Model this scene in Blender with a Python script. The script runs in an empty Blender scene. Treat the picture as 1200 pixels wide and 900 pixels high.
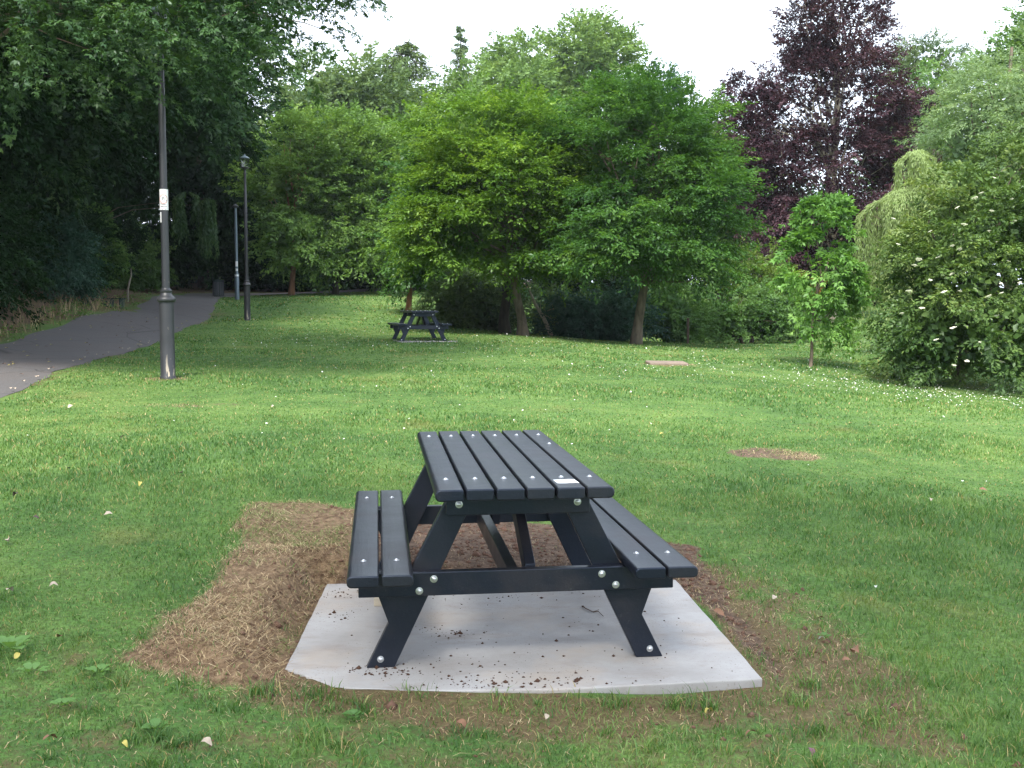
import bpy, math, random
import numpy as np
R = math.radians
C = bpy.context.scene.collection
sc = bpy.context.scene

# ------------------------------------------------------------------ camera numbers
F = 1275.0; PITCH = R(4.23); CAMH = 1.438
def ray(px, py, Y):
    u = (px-600)/F; v = (450-py)/F
    c, s = math.cos(PITCH), math.sin(PITCH)
    t = Y/(c+s*v)
    return u*t, Y, CAMH+t*(-s+c*v)

# ------------------------------------------------------------------ helpers
def link(o):
    C.objects.link(o); return o
def tag(o, label=None, cat=None, group=None, kind=None):
    if label: o['label'] = label
    if cat: o['category'] = cat
    if group: o['group'] = group
    if kind: o['kind'] = kind
    return o
def empty(name, loc=(0, 0, 0), rz=0):
    o = link(bpy.data.objects.new(name, None)); o.location = loc; o.rotation_euler = (0, 0, rz)
    o.empty_display_size = .2
    return o
def mesh_obj(name, V, Fs, mat, parent=None, smooth=False, loc=None, attrs=None, rnd=None, mats=None, mi=None):
    """Fs: list of faces or (faces array of n x k)"""
    me = bpy.data.meshes.new(name)
    if isinstance(Fs, np.ndarray):
        V = np.asarray(V, np.float32); n, k = Fs.shape
        me.vertices.add(len(V)); me.vertices.foreach_set('co', V.ravel())
        me.loops.add(n*k); me.loops.foreach_set('vertex_index', Fs.astype(np.int32).ravel())
        me.polygons.add(n)
        me.polygons.foreach_set('loop_start', np.arange(0, n*k, k, dtype=np.int32))
        me.polygons.foreach_set('loop_total', np.full(n, k, np.int32))
        me.update(calc_edges=True)
    else:
        me.from_pydata([tuple(map(float, v)) for v in V], [], Fs); me.update()
    if mat: me.materials.append(mat)
    if rnd is not None:
        a = me.attributes.new('rnd', 'FLOAT', 'FACE'); a.data.foreach_set('value', np.asarray(rnd, np.float32))
    if attrs:
        for k_, v_ in attrs.items():
            a = me.attributes.new(k_, 'FLOAT', 'POINT'); a.data.foreach_set('value', np.asarray(v_, np.float32))
    if smooth:
        me.polygons.foreach_set('use_smooth', np.ones(len(me.polygons), bool))
    o = link(bpy.data.objects.new(name, me))
    if loc is not None: o.location = loc
    if parent: o.parent = parent
    return o
def copy_tree(o, parent=None):
    c = o.copy(); C.objects.link(c)
    if parent is not None: c.parent = parent
    for ch in [x for x in bpy.data.objects if x.parent == o]:
        copy_tree(ch, c)
    return c

class MB:
    def __init__(s): s.v = []; s.f = []
    def add(s, vs, fs):
        n = len(s.v); s.v += [tuple(p) for p in vs]; s.f += [[i+n for i in q] for q in fs]
    def box(s, c, d):
        x, y, z = c; a, b, e = d[0]/2, d[1]/2, d[2]/2
        s.add([(x+i*a, y+j*b, z+k*e) for i in (-1, 1) for j in (-1, 1) for k in (-1, 1)],
              [(0, 1, 3, 2), (4, 6, 7, 5), (0, 4, 5, 1), (2, 3, 7, 6), (0, 2, 6, 4), (1, 5, 7, 3)])
    def prism(s, pts, ax, t0, t1):
        """extrude polygon pts (2D) along axis ax; the 2D coords map to the remaining axes in order"""
        def m(p, t):
            if ax == 0: return (t, p[0], p[1])
            if ax == 1: return (p[0], t, p[1])
            return (p[0], p[1], t)
        n = len(pts)
        s.add([m(p, t0) for p in pts]+[m(p, t1) for p in pts],
              [list(range(n))[::-1], list(range(n, 2*n))]+[[i, (i+1) % n, n+(i+1) % n, n+i] for i in range(n)])
    def tube(s, P, Rr, k=8, cap=True, squash=1):
        P = [np.array(p, float) for p in P]; n = len(P); base = len(s.v)
        ref = np.array([1., .13, .07])
        for i in range(n):
            t = P[min(i+1, n-1)]-P[max(i-1, 0)]; t /= (np.linalg.norm(t)+1e-9)
            a = np.cross(t, ref)
            if np.linalg.norm(a) < .1: a = np.cross(t, [0, 1, 0.])
            a /= np.linalg.norm(a); b = np.cross(t, a)
            for j in range(k):
                th = 2*math.pi*j/k
                s.v.append(tuple(P[i]+Rr[i]*(math.cos(th)*a+squash*math.sin(th)*b)))
        for i in range(n-1):
            for j in range(k):
                s.f.append([base+i*k+j, base+i*k+(j+1) % k, base+(i+1)*k+(j+1) % k, base+(i+1)*k+j])
        if cap:
            s.f.append([base+j for j in range(k)][::-1]); s.f.append([base+(n-1)*k+j for j in range(k)])
    def lathe(s, prof, k=24, c=(0, 0, 0)):
        base = len(s.v)
        for r, z in prof:
            for j in range(k):
                th = 2*math.pi*j/k; s.v.append((c[0]+r*math.cos(th), c[1]+r*math.sin(th), c[2]+z))
        for i in range(len(prof)-1):
            for j in range(k):
                s.f.append([base+i*k+j, base+i*k+(j+1) % k, base+(i+1)*k+(j+1) % k, base+(i+1)*k+j])
        s.f.append([base+j for j in range(k)][::-1]); s.f.append([base+(len(prof)-1)*k+j for j in range(k)])
    def build(s, name, mat, parent=None, smooth=False, bevel=0, seg=2, loc=None):
        o = mesh_obj(name, s.v, s.f, mat, parent, smooth, loc)
        if bevel:
            m = o.modifiers.new('b', 'BEVEL'); m.width = bevel; m.segments = seg; m.limit_method = 'ANGLE'; m.angle_limit = R(35)
        if smooth:
            import bmesh
            bm = bmesh.new(); bm.from_mesh(o.data)
            for e in bm.edges:
                if len(e.link_faces) == 2 and e.calc_face_angle() > R(40): e.smooth = False
            bm.to_mesh(o.data); bm.free()
        return o

# ------------------------------------------------------------------ materials
def nodes(name):
    m = bpy.data.materials.new(name); m.use_nodes = True
    nt = m.node_tree; nt.nodes.clear()
    out = nt.nodes.new('ShaderNodeOutputMaterial')
    return m, nt, out
def N(nt, t, **kw):
    n = nt.nodes.new(t)
    for k, v in kw.items():
        if k.startswith('i_'):
            n.inputs[int(k[2:]) if k[2:].isdigit() else k[2:].replace('_', ' ')].default_value = v
        else: setattr(n, k, v)
    return n
def L(nt, a, b): nt.links.new(a, b)
def mixc(nt, fac, a, b, bt='MIX'):
    n = nt.nodes.new('ShaderNodeMix'); n.data_type = 'RGBA'; n.blend_type = bt
    for sock, val in ((n.inputs[0], fac), (n.inputs[6], a), (n.inputs[7], b)):
        if hasattr(val, 'links'): nt.links.new(val, sock)
        elif isinstance(val, (int, float)): sock.default_value = val
        else: sock.default_value = (*val, 1)
    return n.outputs[2]
def ramp(nt, src, stops):
    r = nt.nodes.new('ShaderNodeValToRGB'); e = r.color_ramp.elements
    while len(e) < len(stops): e.new(.5)
    for i, (p, c) in enumerate(stops):
        e[i].position = p; e[i].color = (*c, 1) if not isinstance(c, (int, float)) else (c, c, c, 1)
    nt.links.new(src, r.inputs[0]); return r.outputs[0]
def noise(nt, scale, detail=3, vec=None, rough=.5):
    n = N(nt, 'ShaderNodeTexNoise'); n.inputs['Scale'].default_value = scale; n.inputs['Detail'].default_value = detail
    n.inputs['Roughness'].default_value = rough
    if vec is not None: nt.links.new(vec, n.inputs['Vector'])
    return n.outputs[0]
def wpos(nt): return N(nt, 'ShaderNodeNewGeometry').outputs['Position']
def mul(nt, vec, v):
    n = nt.nodes.new('ShaderNodeVectorMath'); n.operation = 'MULTIPLY'; nt.links.new(vec, n.inputs[0]); n.inputs[1].default_value = v
    return n.outputs[0]
def attr(nt, name): return N(nt, 'ShaderNodeAttribute', attribute_name=name).outputs['Fac']
def math_(nt, op, a, b=0.0, clamp=False):
    n = nt.nodes.new('ShaderNodeMath'); n.operation = op; n.use_clamp = clamp
    for sock, val in ((n.inputs[0], a), (n.inputs[1], b)):
        if hasattr(val, 'links'): nt.links.new(val, sock)
        else: sock.default_value = val
    return n.outputs[0]
def bump(nt, h, strength, dist):
    b = N(nt, 'ShaderNodeBump'); b.inputs['Strength'].default_value = strength; b.inputs['Distance'].default_value = dist
    nt.links.new(h, b.inputs['Height']); return b.outputs[0]
def princ(nt, out, col, rough=.6, metal=0, normal=None, spec=.5):
    p = N(nt, 'ShaderNodeBsdfPrincipled')
    if hasattr(col, 'links'): nt.links.new(col, p.inputs['Base Color'])
    else: p.inputs['Base Color'].default_value = (*col, 1)
    if hasattr(rough, 'links'): nt.links.new(rough, p.inputs['Roughness'])
    else: p.inputs['Roughness'].default_value = rough
    p.inputs['Metallic'].default_value = metal; p.inputs['Specular IOR Level'].default_value = spec
    if normal is not None: nt.links.new(normal, p.inputs['Normal'])
    nt.links.new(p.outputs[0], out.inputs[0]); return p
def leafmat(name, dark, light, tip=None, trans=.35, gloss=.02, nscale=.6):
    m, nt, out = nodes(name)
    r = attr(nt, 'rnd')
    n1 = noise(nt, nscale, 2, wpos(nt))
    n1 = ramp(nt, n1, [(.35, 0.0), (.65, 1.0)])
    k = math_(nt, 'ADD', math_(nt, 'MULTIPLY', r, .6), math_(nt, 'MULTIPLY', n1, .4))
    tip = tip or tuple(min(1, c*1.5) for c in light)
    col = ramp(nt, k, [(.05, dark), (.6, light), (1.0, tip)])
    d = N(nt, 'ShaderNodeBsdfDiffuse'); L(nt, col, d.inputs[0])
    t = N(nt, 'ShaderNodeBsdfTranslucent')
    tc = mixc(nt, 1.0, col, (1.3, 1.25, .6), 'MULTIPLY'); L(nt, tc, t.inputs[0])
    g = N(nt, 'ShaderNodeBsdfGlossy'); g.inputs['Roughness'].default_value = .45; g.inputs[0].default_value = (.8, .85, .9, 1)
    m1 = N(nt, 'ShaderNodeMixShader'); m1.inputs[0].default_value = trans
    L(nt, d.outputs[0], m1.inputs[1]); L(nt, t.outputs[0], m1.inputs[2])
    m2 = N(nt, 'ShaderNodeMixShader'); m2.inputs[0].default_value = gloss
    L(nt, m1.outputs[0], m2.inputs[1]); L(nt, g.outputs[0], m2.inputs[2])
    L(nt, m2.outputs[0], out.inputs[0]); return m
def barkmat(name, a, b, scale=8):
    m, nt, out = nodes(name)
    p = mul(nt, N(nt, 'ShaderNodeTexCoord').outputs['Object'], (1, 1, .25))
    n1 = noise(nt, scale, 6, p, .65); n2 = noise(nt, 1.3, 3, N(nt, 'ShaderNodeTexCoord').outputs['Object'])
    c = mixc(nt, ramp(nt, n1, [(.35, 0.0), (.65, 1.0)]), a, b)
    c = mixc(nt, math_(nt, 'MULTIPLY', ramp(nt, n2, [(.5, 0.0), (.7, 1.0)]), .35), c, (.06, .09, .035))
    princ(nt, out, c, .9, normal=bump(nt, n1, .8, .02)); return m

LAWN_D, LAWN_M, LAWN_L = (.050, .125, .032), (.104, .205, .048), (.205, .300, .082)
def lawn_color(nt, extra=None):
    """colour of the sward by place: the same function drives blades and the ground sheet"""
    P = wpos(nt)
    a = noise(nt, .22, 3, P); b = noise(nt, 1.6, 4, P, .6); c = noise(nt, 7, 3, P, .6)
    k = math_(nt, 'ADD', math_(nt, 'MULTIPLY', a, .9), math_(nt, 'ADD', math_(nt, 'MULTIPLY', b, .8), math_(nt, 'MULTIPLY', c, .45)))
    k = math_(nt, 'SUBTRACT', k, .58)
    if extra is not None: k = math_(nt, 'ADD', k, extra)
    col = ramp(nt, k, [(.2, LAWN_D), (.5, LAWN_M), (.85, LAWN_L)])
    # thin yellowed places
    y = ramp(nt, noise(nt, .75, 4, mul(nt, P, (1, .8, 1)), .6), [(.6, 0.0), (.74, 1.0)])
    col = mixc(nt, math_(nt, 'MULTIPLY', y, .55), col, (.27, .24, .085))
    return col
def grassmat():
    m, nt, out = nodes('lawn_blades')
    r = attr(nt, 'rnd')
    col = lawn_color(nt, math_(nt, 'MULTIPLY', math_(nt, 'SUBTRACT', r, .5), .55))
    st = ramp(nt, r, [(.93, 0.0), (.94, 1.0)])
    col = mixc(nt, st, col, (.38, .30, .13))
    d = N(nt, 'ShaderNodeBsdfDiffuse'); L(nt, col, d.inputs[0])
    t = N(nt, 'ShaderNodeBsdfTranslucent'); L(nt, mixc(nt, 1, col, (1.2, 1.2, .6), 'MULTIPLY'), t.inputs[0])
    g = N(nt, 'ShaderNodeBsdfGlossy'); g.inputs['Roughness'].default_value = .5
    m1 = N(nt, 'ShaderNodeMixShader'); m1.inputs[0].default_value = .3
    L(nt, d.outputs[0], m1.inputs[1]); L(nt, t.outputs[0], m1.inputs[2])
    m2 = N(nt, 'ShaderNodeMixShader'); m2.inputs[0].default_value = .03
    L(nt, m1.outputs[0], m2.inputs[1]); L(nt, g.outputs[0], m2.inputs[2])
    L(nt, m2.outputs[0], out.inputs[0]); return m
def strawmat():
    m, nt, out = nodes('dry_grass'); r = attr(nt, 'rnd')
    col = ramp(nt, r, [(0, (.085, .046, .028)), (.28, (.21, .13, .07)), (.55, (.42, .31, .17)), (.80, (.58, .46, .28)), (.88, (.19, .20, .07)), (1, (.10, .19, .04))])
    princ(nt, out, col, .8, spec=.2); return m
def groundmat():
    m, nt, out = nodes('ground_soil_and_grass'); P = wpos(nt)
    soil, straw, path = attr(nt, 'soil'), attr(nt, 'straw'), attr(nt, 'thin')
    lawn = lawn_color(nt)
    near = noise(nt, 40, 4, P, .7)
    lawn = mixc(nt, math_(nt, 'MULTIPLY', ramp(nt, near, [(.38, 0.0), (.6, 1.0)]), .62), lawn, (.050, .058, .022))
    litter = mixc(nt, noise(nt, 60, 3, P, .7), (.055, .034, .020), (.22, .145, .085))
    ng = noise(nt, 5, 5, P, .65)
    tf = math_(nt, 'MULTIPLY', ramp(nt, math_(nt, 'ADD', path, math_(nt, 'MULTIPLY', math_(nt, 'SUBTRACT', ng, .5), 2.0)), [(.35, 0.0), (.8, 1.0)]), .85)
    c = mixc(nt, tf, lawn, litter)
    strawc = mixc(nt, ramp(nt, noise(nt, 25, 5, P, .7), [(.35, 0.0), (.65, 1.0)]), (.085, .050, .030), (.27, .185, .11))
    c = mixc(nt, ramp(nt, math_(nt, 'ADD', straw, math_(nt, 'MULTIPLY', math_(nt, 'SUBTRACT', ng, .5), .8)), [(.35, 0.0), (.6, 1.0)]), c, strawc)
    n2 = noise(nt, 18, 6, P, .7)
    soilc = mixc(nt, ramp(nt, n2, [(.35, 0.0), (.65, 1.0)]), (.062, .040, .028), (.175, .118, .083))
    soilc = mixc(nt, ramp(nt, noise(nt, 110, 2, P), [(.7, 0.0), (.74, 1.0)]), soilc, (.32, .24, .19))
    c = mixc(nt, ramp(nt, math_(nt, 'ADD', soil, math_(nt, 'MULTIPLY', math_(nt, 'SUBTRACT', ng, .5), 1.5)), [(.35, 0.0), (.65, 1.0)]), c, soilc)
    h = math_(nt, 'ADD', math_(nt, 'MULTIPLY', n2, .7), math_(nt, 'MULTIPLY', near, .5))
    princ(nt, out, c, .95, normal=bump(nt, h, .9, .03), spec=.15); return m
def plastic_wood():
    m, nt, out = nodes('black_recycled_plastic'); T = N(nt, 'ShaderNodeTexCoord').outputs['Object']
    g = noise(nt, 14, 5, mul(nt, T, (6, .6, 6)), .6); w = noise(nt, 3.2, 4, T, .6)
    c = mixc(nt, g, (.0045, .0055, .010), (.011, .013, .022))
    c = mixc(nt, math_(nt, 'MULTIPLY', ramp(nt, w, [(.48, 0.0), (.72, 1.0)]), .5), c, (.055, .040, .032))
    sc_ = noise(nt, 60, 3, mul(nt, T, (1, .12, 1)), .7)
    c = mixc(nt, math_(nt, 'MULTIPLY', ramp(nt, sc_, [(.66, 0.0), (.72, 1.0)]), .22), c, (.12, .12, .125))
    oi = N(nt, 'ShaderNodeObjectInfo').outputs['Random']
    c = mixc(nt, math_(nt, 'MULTIPLY', oi, .5), c, (.028, .027, .028))
    fine = noise(nt, 180, 2, T)
    c = mixc(nt, math_(nt, 'MULTIPLY', ramp(nt, fine, [(.66, 0.0), (.72, 1.0)]), .3), c, (.09, .09, .10))
    r = ramp(nt, w, [(.3, .30), (.7, .46)])
    princ(nt, out, c, r, normal=bump(nt, math_(nt, 'ADD', g, math_(nt, 'MULTIPLY', fine, .25)), .25, .004), spec=.45).inputs['Specular Tint'].default_value = (.60, .76, 1, 1); return m  # blue specular tint puts the sheen of reflected sky into the plastic
def concrete(name='pale_concrete', base=(.39, .378, .37), dark=(.285, .27, .258)):
    m, nt, out = nodes(name); P = wpos(nt)
    a = noise(nt, 2.2, 4, P, .6); b = noise(nt, 30, 5, P, .7); s = noise(nt, 90, 3, P, .6)
    c = mixc(nt, ramp(nt, a, [(.35, 0.0), (.7, 1.0)]), base, dark)
    c = mixc(nt, math_(nt, 'MULTIPLY', ramp(nt, b, [(.4, 0.0), (.8, 1.0)]), .3), c, (.27, .25, .235))
    c = mixc(nt, math_(nt, 'MULTIPLY', ramp(nt, noise(nt, 1.9, 5, P, .65), [(.5, 0.0), (.66, 1.0)]), .5), c, (.40, .33, .265))
    c = mixc(nt, math_(nt, 'MULTIPLY', ramp(nt, noise(nt, 3.1, 5, mul(nt, P, (1, 2.2, 1)), .7), [(.53, 0.0), (.72, 1.0)]), .45), c, (.22, .175, .145))
    c = mixc(nt, math_(nt, 'MULTIPLY', ramp(nt, s, [(.63, 0.0), (.68, 1.0)]), ramp(nt, noise(nt, 4, 3, P), [(.45, 0.0), (.6, .8)])), c, (.13, .08, .055))
    princ(nt, out, c, .85, normal=bump(nt, b, .35, .004), spec=.3); return m
def asphalt():
    m, nt, out = nodes('worn_asphalt'); P = wpos(nt)
    a = noise(nt, 45, 6, P, .85); b = noise(nt, .7, 6, P, .65)
    c = mixc(nt, a, (.066, .063, .063), (.150, .143, .143))
    c = mixc(nt, ramp(nt, b, [(.4, 0.0), (.7, .7)]), c, (.125, .108, .102))
    v = N(nt, 'ShaderNodeTexVoronoi'); v.feature = 'DISTANCE_TO_EDGE'; v.inputs['Scale'].default_value = .55; wv = mixc(nt, .12, P, N(nt, 'ShaderNodeTexNoise', ).outputs['Color']); L(nt, wv, v.inputs['Vector'])
    c = mixc(nt, math_(nt, 'MULTIPLY', ramp(nt, v.outputs['Distance'], [(.0, 1.0), (.012, 0.0)]), .6), c, (.03, .028, .028))
    c = mixc(nt, ramp(nt, noise(nt, 14, 4, P, .7), [(.62, 0.0), (.68, .55)]), c, (.20, .16, .13))
    princ(nt, out, c, .9, normal=bump(nt, a, .8, .008), spec=.25); return m
def plain(name, col, rough=.6, metal=0, n=.25, sc_=20, spec=.5):
    m, nt, out = nodes(name); T = N(nt, 'ShaderNodeTexCoord').outputs['Object']
    k = noise(nt, sc_, 4, T, .6)
    c = mixc(nt, k, tuple(x*(1-n) for x in col), tuple(min(1, x*(1+n)) for x in col))
    princ(nt, out, c, rough, metal, spec=spec); return m
def postmat():
    m, nt, out = nodes('worn_black_post_paint'); T = N(nt, 'ShaderNodeTexCoord').outputs['Object']
    s = noise(nt, 9, 5, mul(nt, T, (3, 3, .35)), .6)
    c = mixc(nt, noise(nt, 5, 3, T), (.016, .018, .024), (.042, .042, .046))
    zed = N(nt, 'ShaderNodeSeparateXYZ'); L(nt, T, zed.inputs[0])
    low = ramp(nt, zed.outputs[2], [(.0, 1.0), (.45, .0)])
    chip = math_(nt, 'MULTIPLY', ramp(nt, s, [(.60, 0.0), (.63, 1.0)]), low)
    chip2 = math_(nt, 'MULTIPLY', ramp(nt, noise(nt, 30, 3, mul(nt, T, (1, 1, .5))), [(.70, 0.0), (.73, 1.0)]), .5)
    c = mixc(nt, math_(nt, 'MAXIMUM', chip, chip2), c, (.42, .36, .28))
    princ(nt, out, c, .45, normal=bump(nt, s, .2, .004)); return m

M = {}
M['ground'] = groundmat(); M['blade'] = grassmat(); M['straw'] = strawmat()
M['table'] = plastic_wood(); M['steel'] = plain('galvanised_steel', (.62, .63, .64), .32, .9, .15)
M['slab'] = concrete(); M['asphalt'] = asphalt(); M['post'] = postmat()
M['paper'] = plain('white_paper', (.78, .78, .78), .6, 0, .08, 60)
M['crumb'] = plain('dark_soil_crumb', (.075, .042, .030), .95, 0, .5, 60, .1)
M['twig'] = plain('twig_bark', (.09, .06, .045), .9, 0, .4, 40)
M['deadwood'] = plain('bleached_dead_wood', (.42, .36, .27), .85, 0, .35, 10)
M['bin'] = plain('grey_bin_slats', (.085, .09, .10), .6, 0, .25, 8)
M['green_paint'] = plain('dark_green_paint', (.012, .035, .028), .5, 0, .2, 8)
M['bark'] = barkmat('grey_brown_bark', (.070, .052, .038), (.20, .155, .115))
M['bark_pale'] = barkmat('pale_beech_bark', (.19, .16, .12), (.38, .33, .26))
M['bark_red'] = barkmat('orange_brown_bark', (.17, .075, .040), (.30, .145, .080))
M['bark_dark'] = barkmat('dark_bark', (.020, .016, .012), (.065, .050, .036))

# ------------------------------------------------------------------ terrain
ctrl_px = [(197, 443, 16), (290, 375, 36), (278, 351, 48), (256, 348, 52), (490, 403, 26), (745, 404, 30), (613, 393, 32),
           (479, 367, 40), (342, 346, 52), (393, 346, 53), (950, 429, 22), (1000, 447, 20), (1100, 456, 20), (870, 403, 36), (1000, 376, 44),
           (1010, 360, 60), (0, 470, 13.6), (110, 420, 21), (245, 377, 36), (0, 400, 23.7), (130, 363, 36), (190, 348, 46), (132, 361, 38.5), (60, 384, 28), (150, 352, 42),
           (400, 352, 44), (560, 384, 38), (440, 338, 60), (300, 342, 62), (900, 395, 44), (1180, 458, 20), (785, 428, 21.5), (908, 524, 10.6), (700, 398, 38)]
ctrl = [ray(*c) for c in ctrl_px]
ctrl += [(0, 3.6, -.035), (-1, 3.7, .0), (1.2, 3.9, -.05), (1.6, 5, -.03), (1.4, 6.3, .01), (0, 6.7, .085), (-.8, 6.8, .11), (-1.7, 6.8, .15),
         (-1.55, 5.2, .10), (-1.5, 4.2, .03), (-3, 5, .12), (3, 5, -.05), (3, 8, -.02), (0, 9, .12), (-3.5, 9, .2), (0, 0, -.05), (-3, 0, 0), (3, 0, -.1),
         (-12, 0, .1), (12, 0, -.5), (0, -25, 0), (30, -20, -1), (-30, -20, 1.5), (-18, 24, 2.4), (-19, 36, 3.2), (-14, 14, .8), (-24, 50, 3.4), (-17.5, 52, 1.95), (-16, 60, 2.1), (-10, 62, 2.1), (-1, 62, 2.2), (30, 20, -.6), (32, 40, .4),
         (0, 80, 3.2), (-30, 80, 5.5), (30, 80, 2.5), (-5, 16, .30), (0, 16, .25), (4, 16, .17), (7, 14, -.05), (12, 14, -.3), (3, 24, .3)]
ctrl = np.array(ctrl)
def tps(r): return np.where(r > 1e-9, r*r*np.log(r+1e-9), 0)
_n = len(ctrl)
_K = tps(np.hypot(ctrl[:, None, 0]-ctrl[None, :, 0], ctrl[:, None, 1]-ctrl[None, :, 1]))+np.eye(_n)*.6
_P = np.c_[np.ones(_n), ctrl[:, :2]]
_A = np.block([[_K, _P], [_P.T, np.zeros((3, 3))]])
_W = np.linalg.solve(_A, np.r_[ctrl[:, 2], 0, 0, 0])
def hills(x, y):
    x = np.clip(np.asarray(x, float), -32, 34); y = np.clip(np.asarray(y, float), -22, 80)
    sh = x.shape; x = x.ravel(); y = y.ravel(); out = np.empty(len(x))
    for i in range(0, len(x), 20000):
        xs, ys = x[i:i+20000], y[i:i+20000]
        r = np.hypot(xs[:, None]-ctrl[None, :, 0], ys[:, None]-ctrl[None, :, 1])
        out[i:i+20000] = tps(r)@_W[:_n]+_W[_n]+_W[_n+1]*xs+_W[_n+2]*ys
    return out.reshape(sh)
rs0 = np.random.RandomState(3)
_wv = [(rs0.uniform(-1, 1, 2)*k_, rs0.uniform(0, 6.28), 1/k_) for k_ in (1.2, 1.9, 3, 4.5, 7, 11, 16, 25) for _ in range(5)]
def wob(x, y, lo=0, hi=99):
    s = 0
    for i, (k_, ph, am) in enumerate(_wv):
        if lo <= i//5 < hi: s = s+np.sin(k_[0]*x+k_[1]*y+ph)*am
    return s/2.2
def sstep(t, a, b):
    t = np.clip((t-a)/(b-a), 0, 1); return t*t*(3-2*t)
def polyd(x, y, poly):
    """signed distance, positive inside"""
    x = np.asarray(x, float); y = np.asarray(y, float)
    d = np.full(x.shape, 1e9); ins = np.zeros(x.shape, bool); n = len(poly)
    for i in range(n):
        ax, ay = poly[i]; bx, by = poly[(i+1) % n]
        ex, ey = bx-ax, by-ay
        t = np.clip(((x-ax)*ex+(y-ay)*ey)/(ex*ex+ey*ey), 0, 1)
        d = np.minimum(d, np.hypot(x-ax-t*ex, y-ay-t*ey))
        c = ((ay > y) != (by > y)) & (x < (bx-ax)*(y-ay)/(by-ay+1e-12)+ax)
        ins ^= c
    return np.where(ins, d, -d)
def flat_hit(px, py, z=0.):
    a = ray(px, py, 1.); t = (CAMH-z)/(CAMH-a[2]); return a[0]*t, t
SLAB = [flat_hit(334, 783), flat_hit(392, 805), flat_hit(470, 809), flat_hit(640, 808), flat_hit(894, 795), flat_hit(792, 679), flat_hit(383, 684)]
TURF = [(-1.50, 4.20), (-1.46, 5.0), (-1.6, 5.9), (-1.72, 6.75), (-1.25, 6.95), (-.85, 6.8), (-.78, 6.2), (-.93, 5.5), (-.98, 4.7), (-.80, 4.15), (-1.0, 3.95)]
SOIL = [(-.95, 5.35), (-.8, 6.1), (-.85, 6.75), (.2, 6.75), (1.15, 6.3), (1.08, 5.7), (1.14, 4.9), (1.17, 4.4), (1.08, 4.1), (1.0, 4.15), (.85, 5.5), (-.5, 5.5)]
def pathx(y):   # left and right edges of the tarmac path
    yy = [-30, 0, 6, 13.6, 17.5, 21, 28, 36, 46, 50, 54, 56, 58, 60, 61.5, 62.5]
    r_ = [-3.5, -4.2, -4.9, -6.4, -7.25, -7.95, -9.0, -10.1, -12.4, -13.4, -12.8, -10, -3, 6, 10, 12]
    l_ = [-6.4, -6.9, -7.5, -8.9, -9.8, -10.5, -11.8, -13.0, -15.0, -16.0, -16.3, -16.2, -15.6, -14, -8, 2]
    return np.interp(y, yy, l_), np.interp(y, yy, r_)
BARE = [(ray(785, 428, 21.5)[:2], .62, .55), (flat_hit(908, 524, .10), .50, .44), (ray(197, 444, 15.9)[:2], .42, .3), (ray(232, 470, 13)[:2], .9, .28), (ray(745, 404, 30)[:2], .9, .7), (ray(613, 393, 32)[:2], 1.5, .8)]
def masks(x, y):
    w = wob(x, y, 2, 7)*.05+wob(x*4, y*4, 1, 6)*.03
    ds = polyd(x, y, SLAB)
    turf = sstep(polyd(x, y, TURF)+w*2.0+wob(x*2.3+5, y*2.3, 1, 7)*.09, -.14, .17)
    soil = sstep(polyd(x, y, SOIL)+w*1.3, -.05, .07)
    for (c, a, b), wt in zip(BARE, (1, 1, .75, .5, .55, .6)):
        q = 1-np.hypot((x-c[0])/a, (y-c[1])/b); q = wt*sstep(q+w*3, -.15, .3); soil = np.maximum(soil, q*.72); turf = np.maximum(turf, q*.62)
    ring = sstep(-ds+w*1.5, -.05, .0)*(1-sstep(-ds+w*2, .05, .42))      # trodden margin round the slab
    front = sstep(y, 2.6, 3.3)*(1-sstep(y, 4.3, 4.9))*(1-sstep(np.abs(x-.1), .9, 1.7))
    right = polyd(x, y, [(1.0, 3.9), (1.0, 5.8), (1.35, 6.0), (1.5, 5), (1.6, 4.1), (1.45, 3.6)])
    thin = np.clip(ring*.9+front*(.44+.42*wob(x*1.6, y*1.6, 1, 6))+sstep(right, -.2, .15)*(.62+.35*wob(x*1.3, y*1.3, 1, 6)), 0, 1)
    far = .45*sstep(wob(x*.35, y*.35, 0, 3), .75, 1.3)
    thin = np.maximum(thin, far)
    l_, r_ = pathx(y)
    bank = sstep(l_-x+.12*wob(x, y, 0, 3), -.1, .5)*sstep(y, 8, 12)
    soil = np.maximum(soil, bank*.55); thin = np.maximum(thin, bank)
    e = np.minimum(np.abs(x-r_), 9); thin = np.maximum(thin, (1-sstep(e+.15*wob(x, y, 1, 5), .0, .3))*.7)
    return turf, soil, thin, ds
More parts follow.
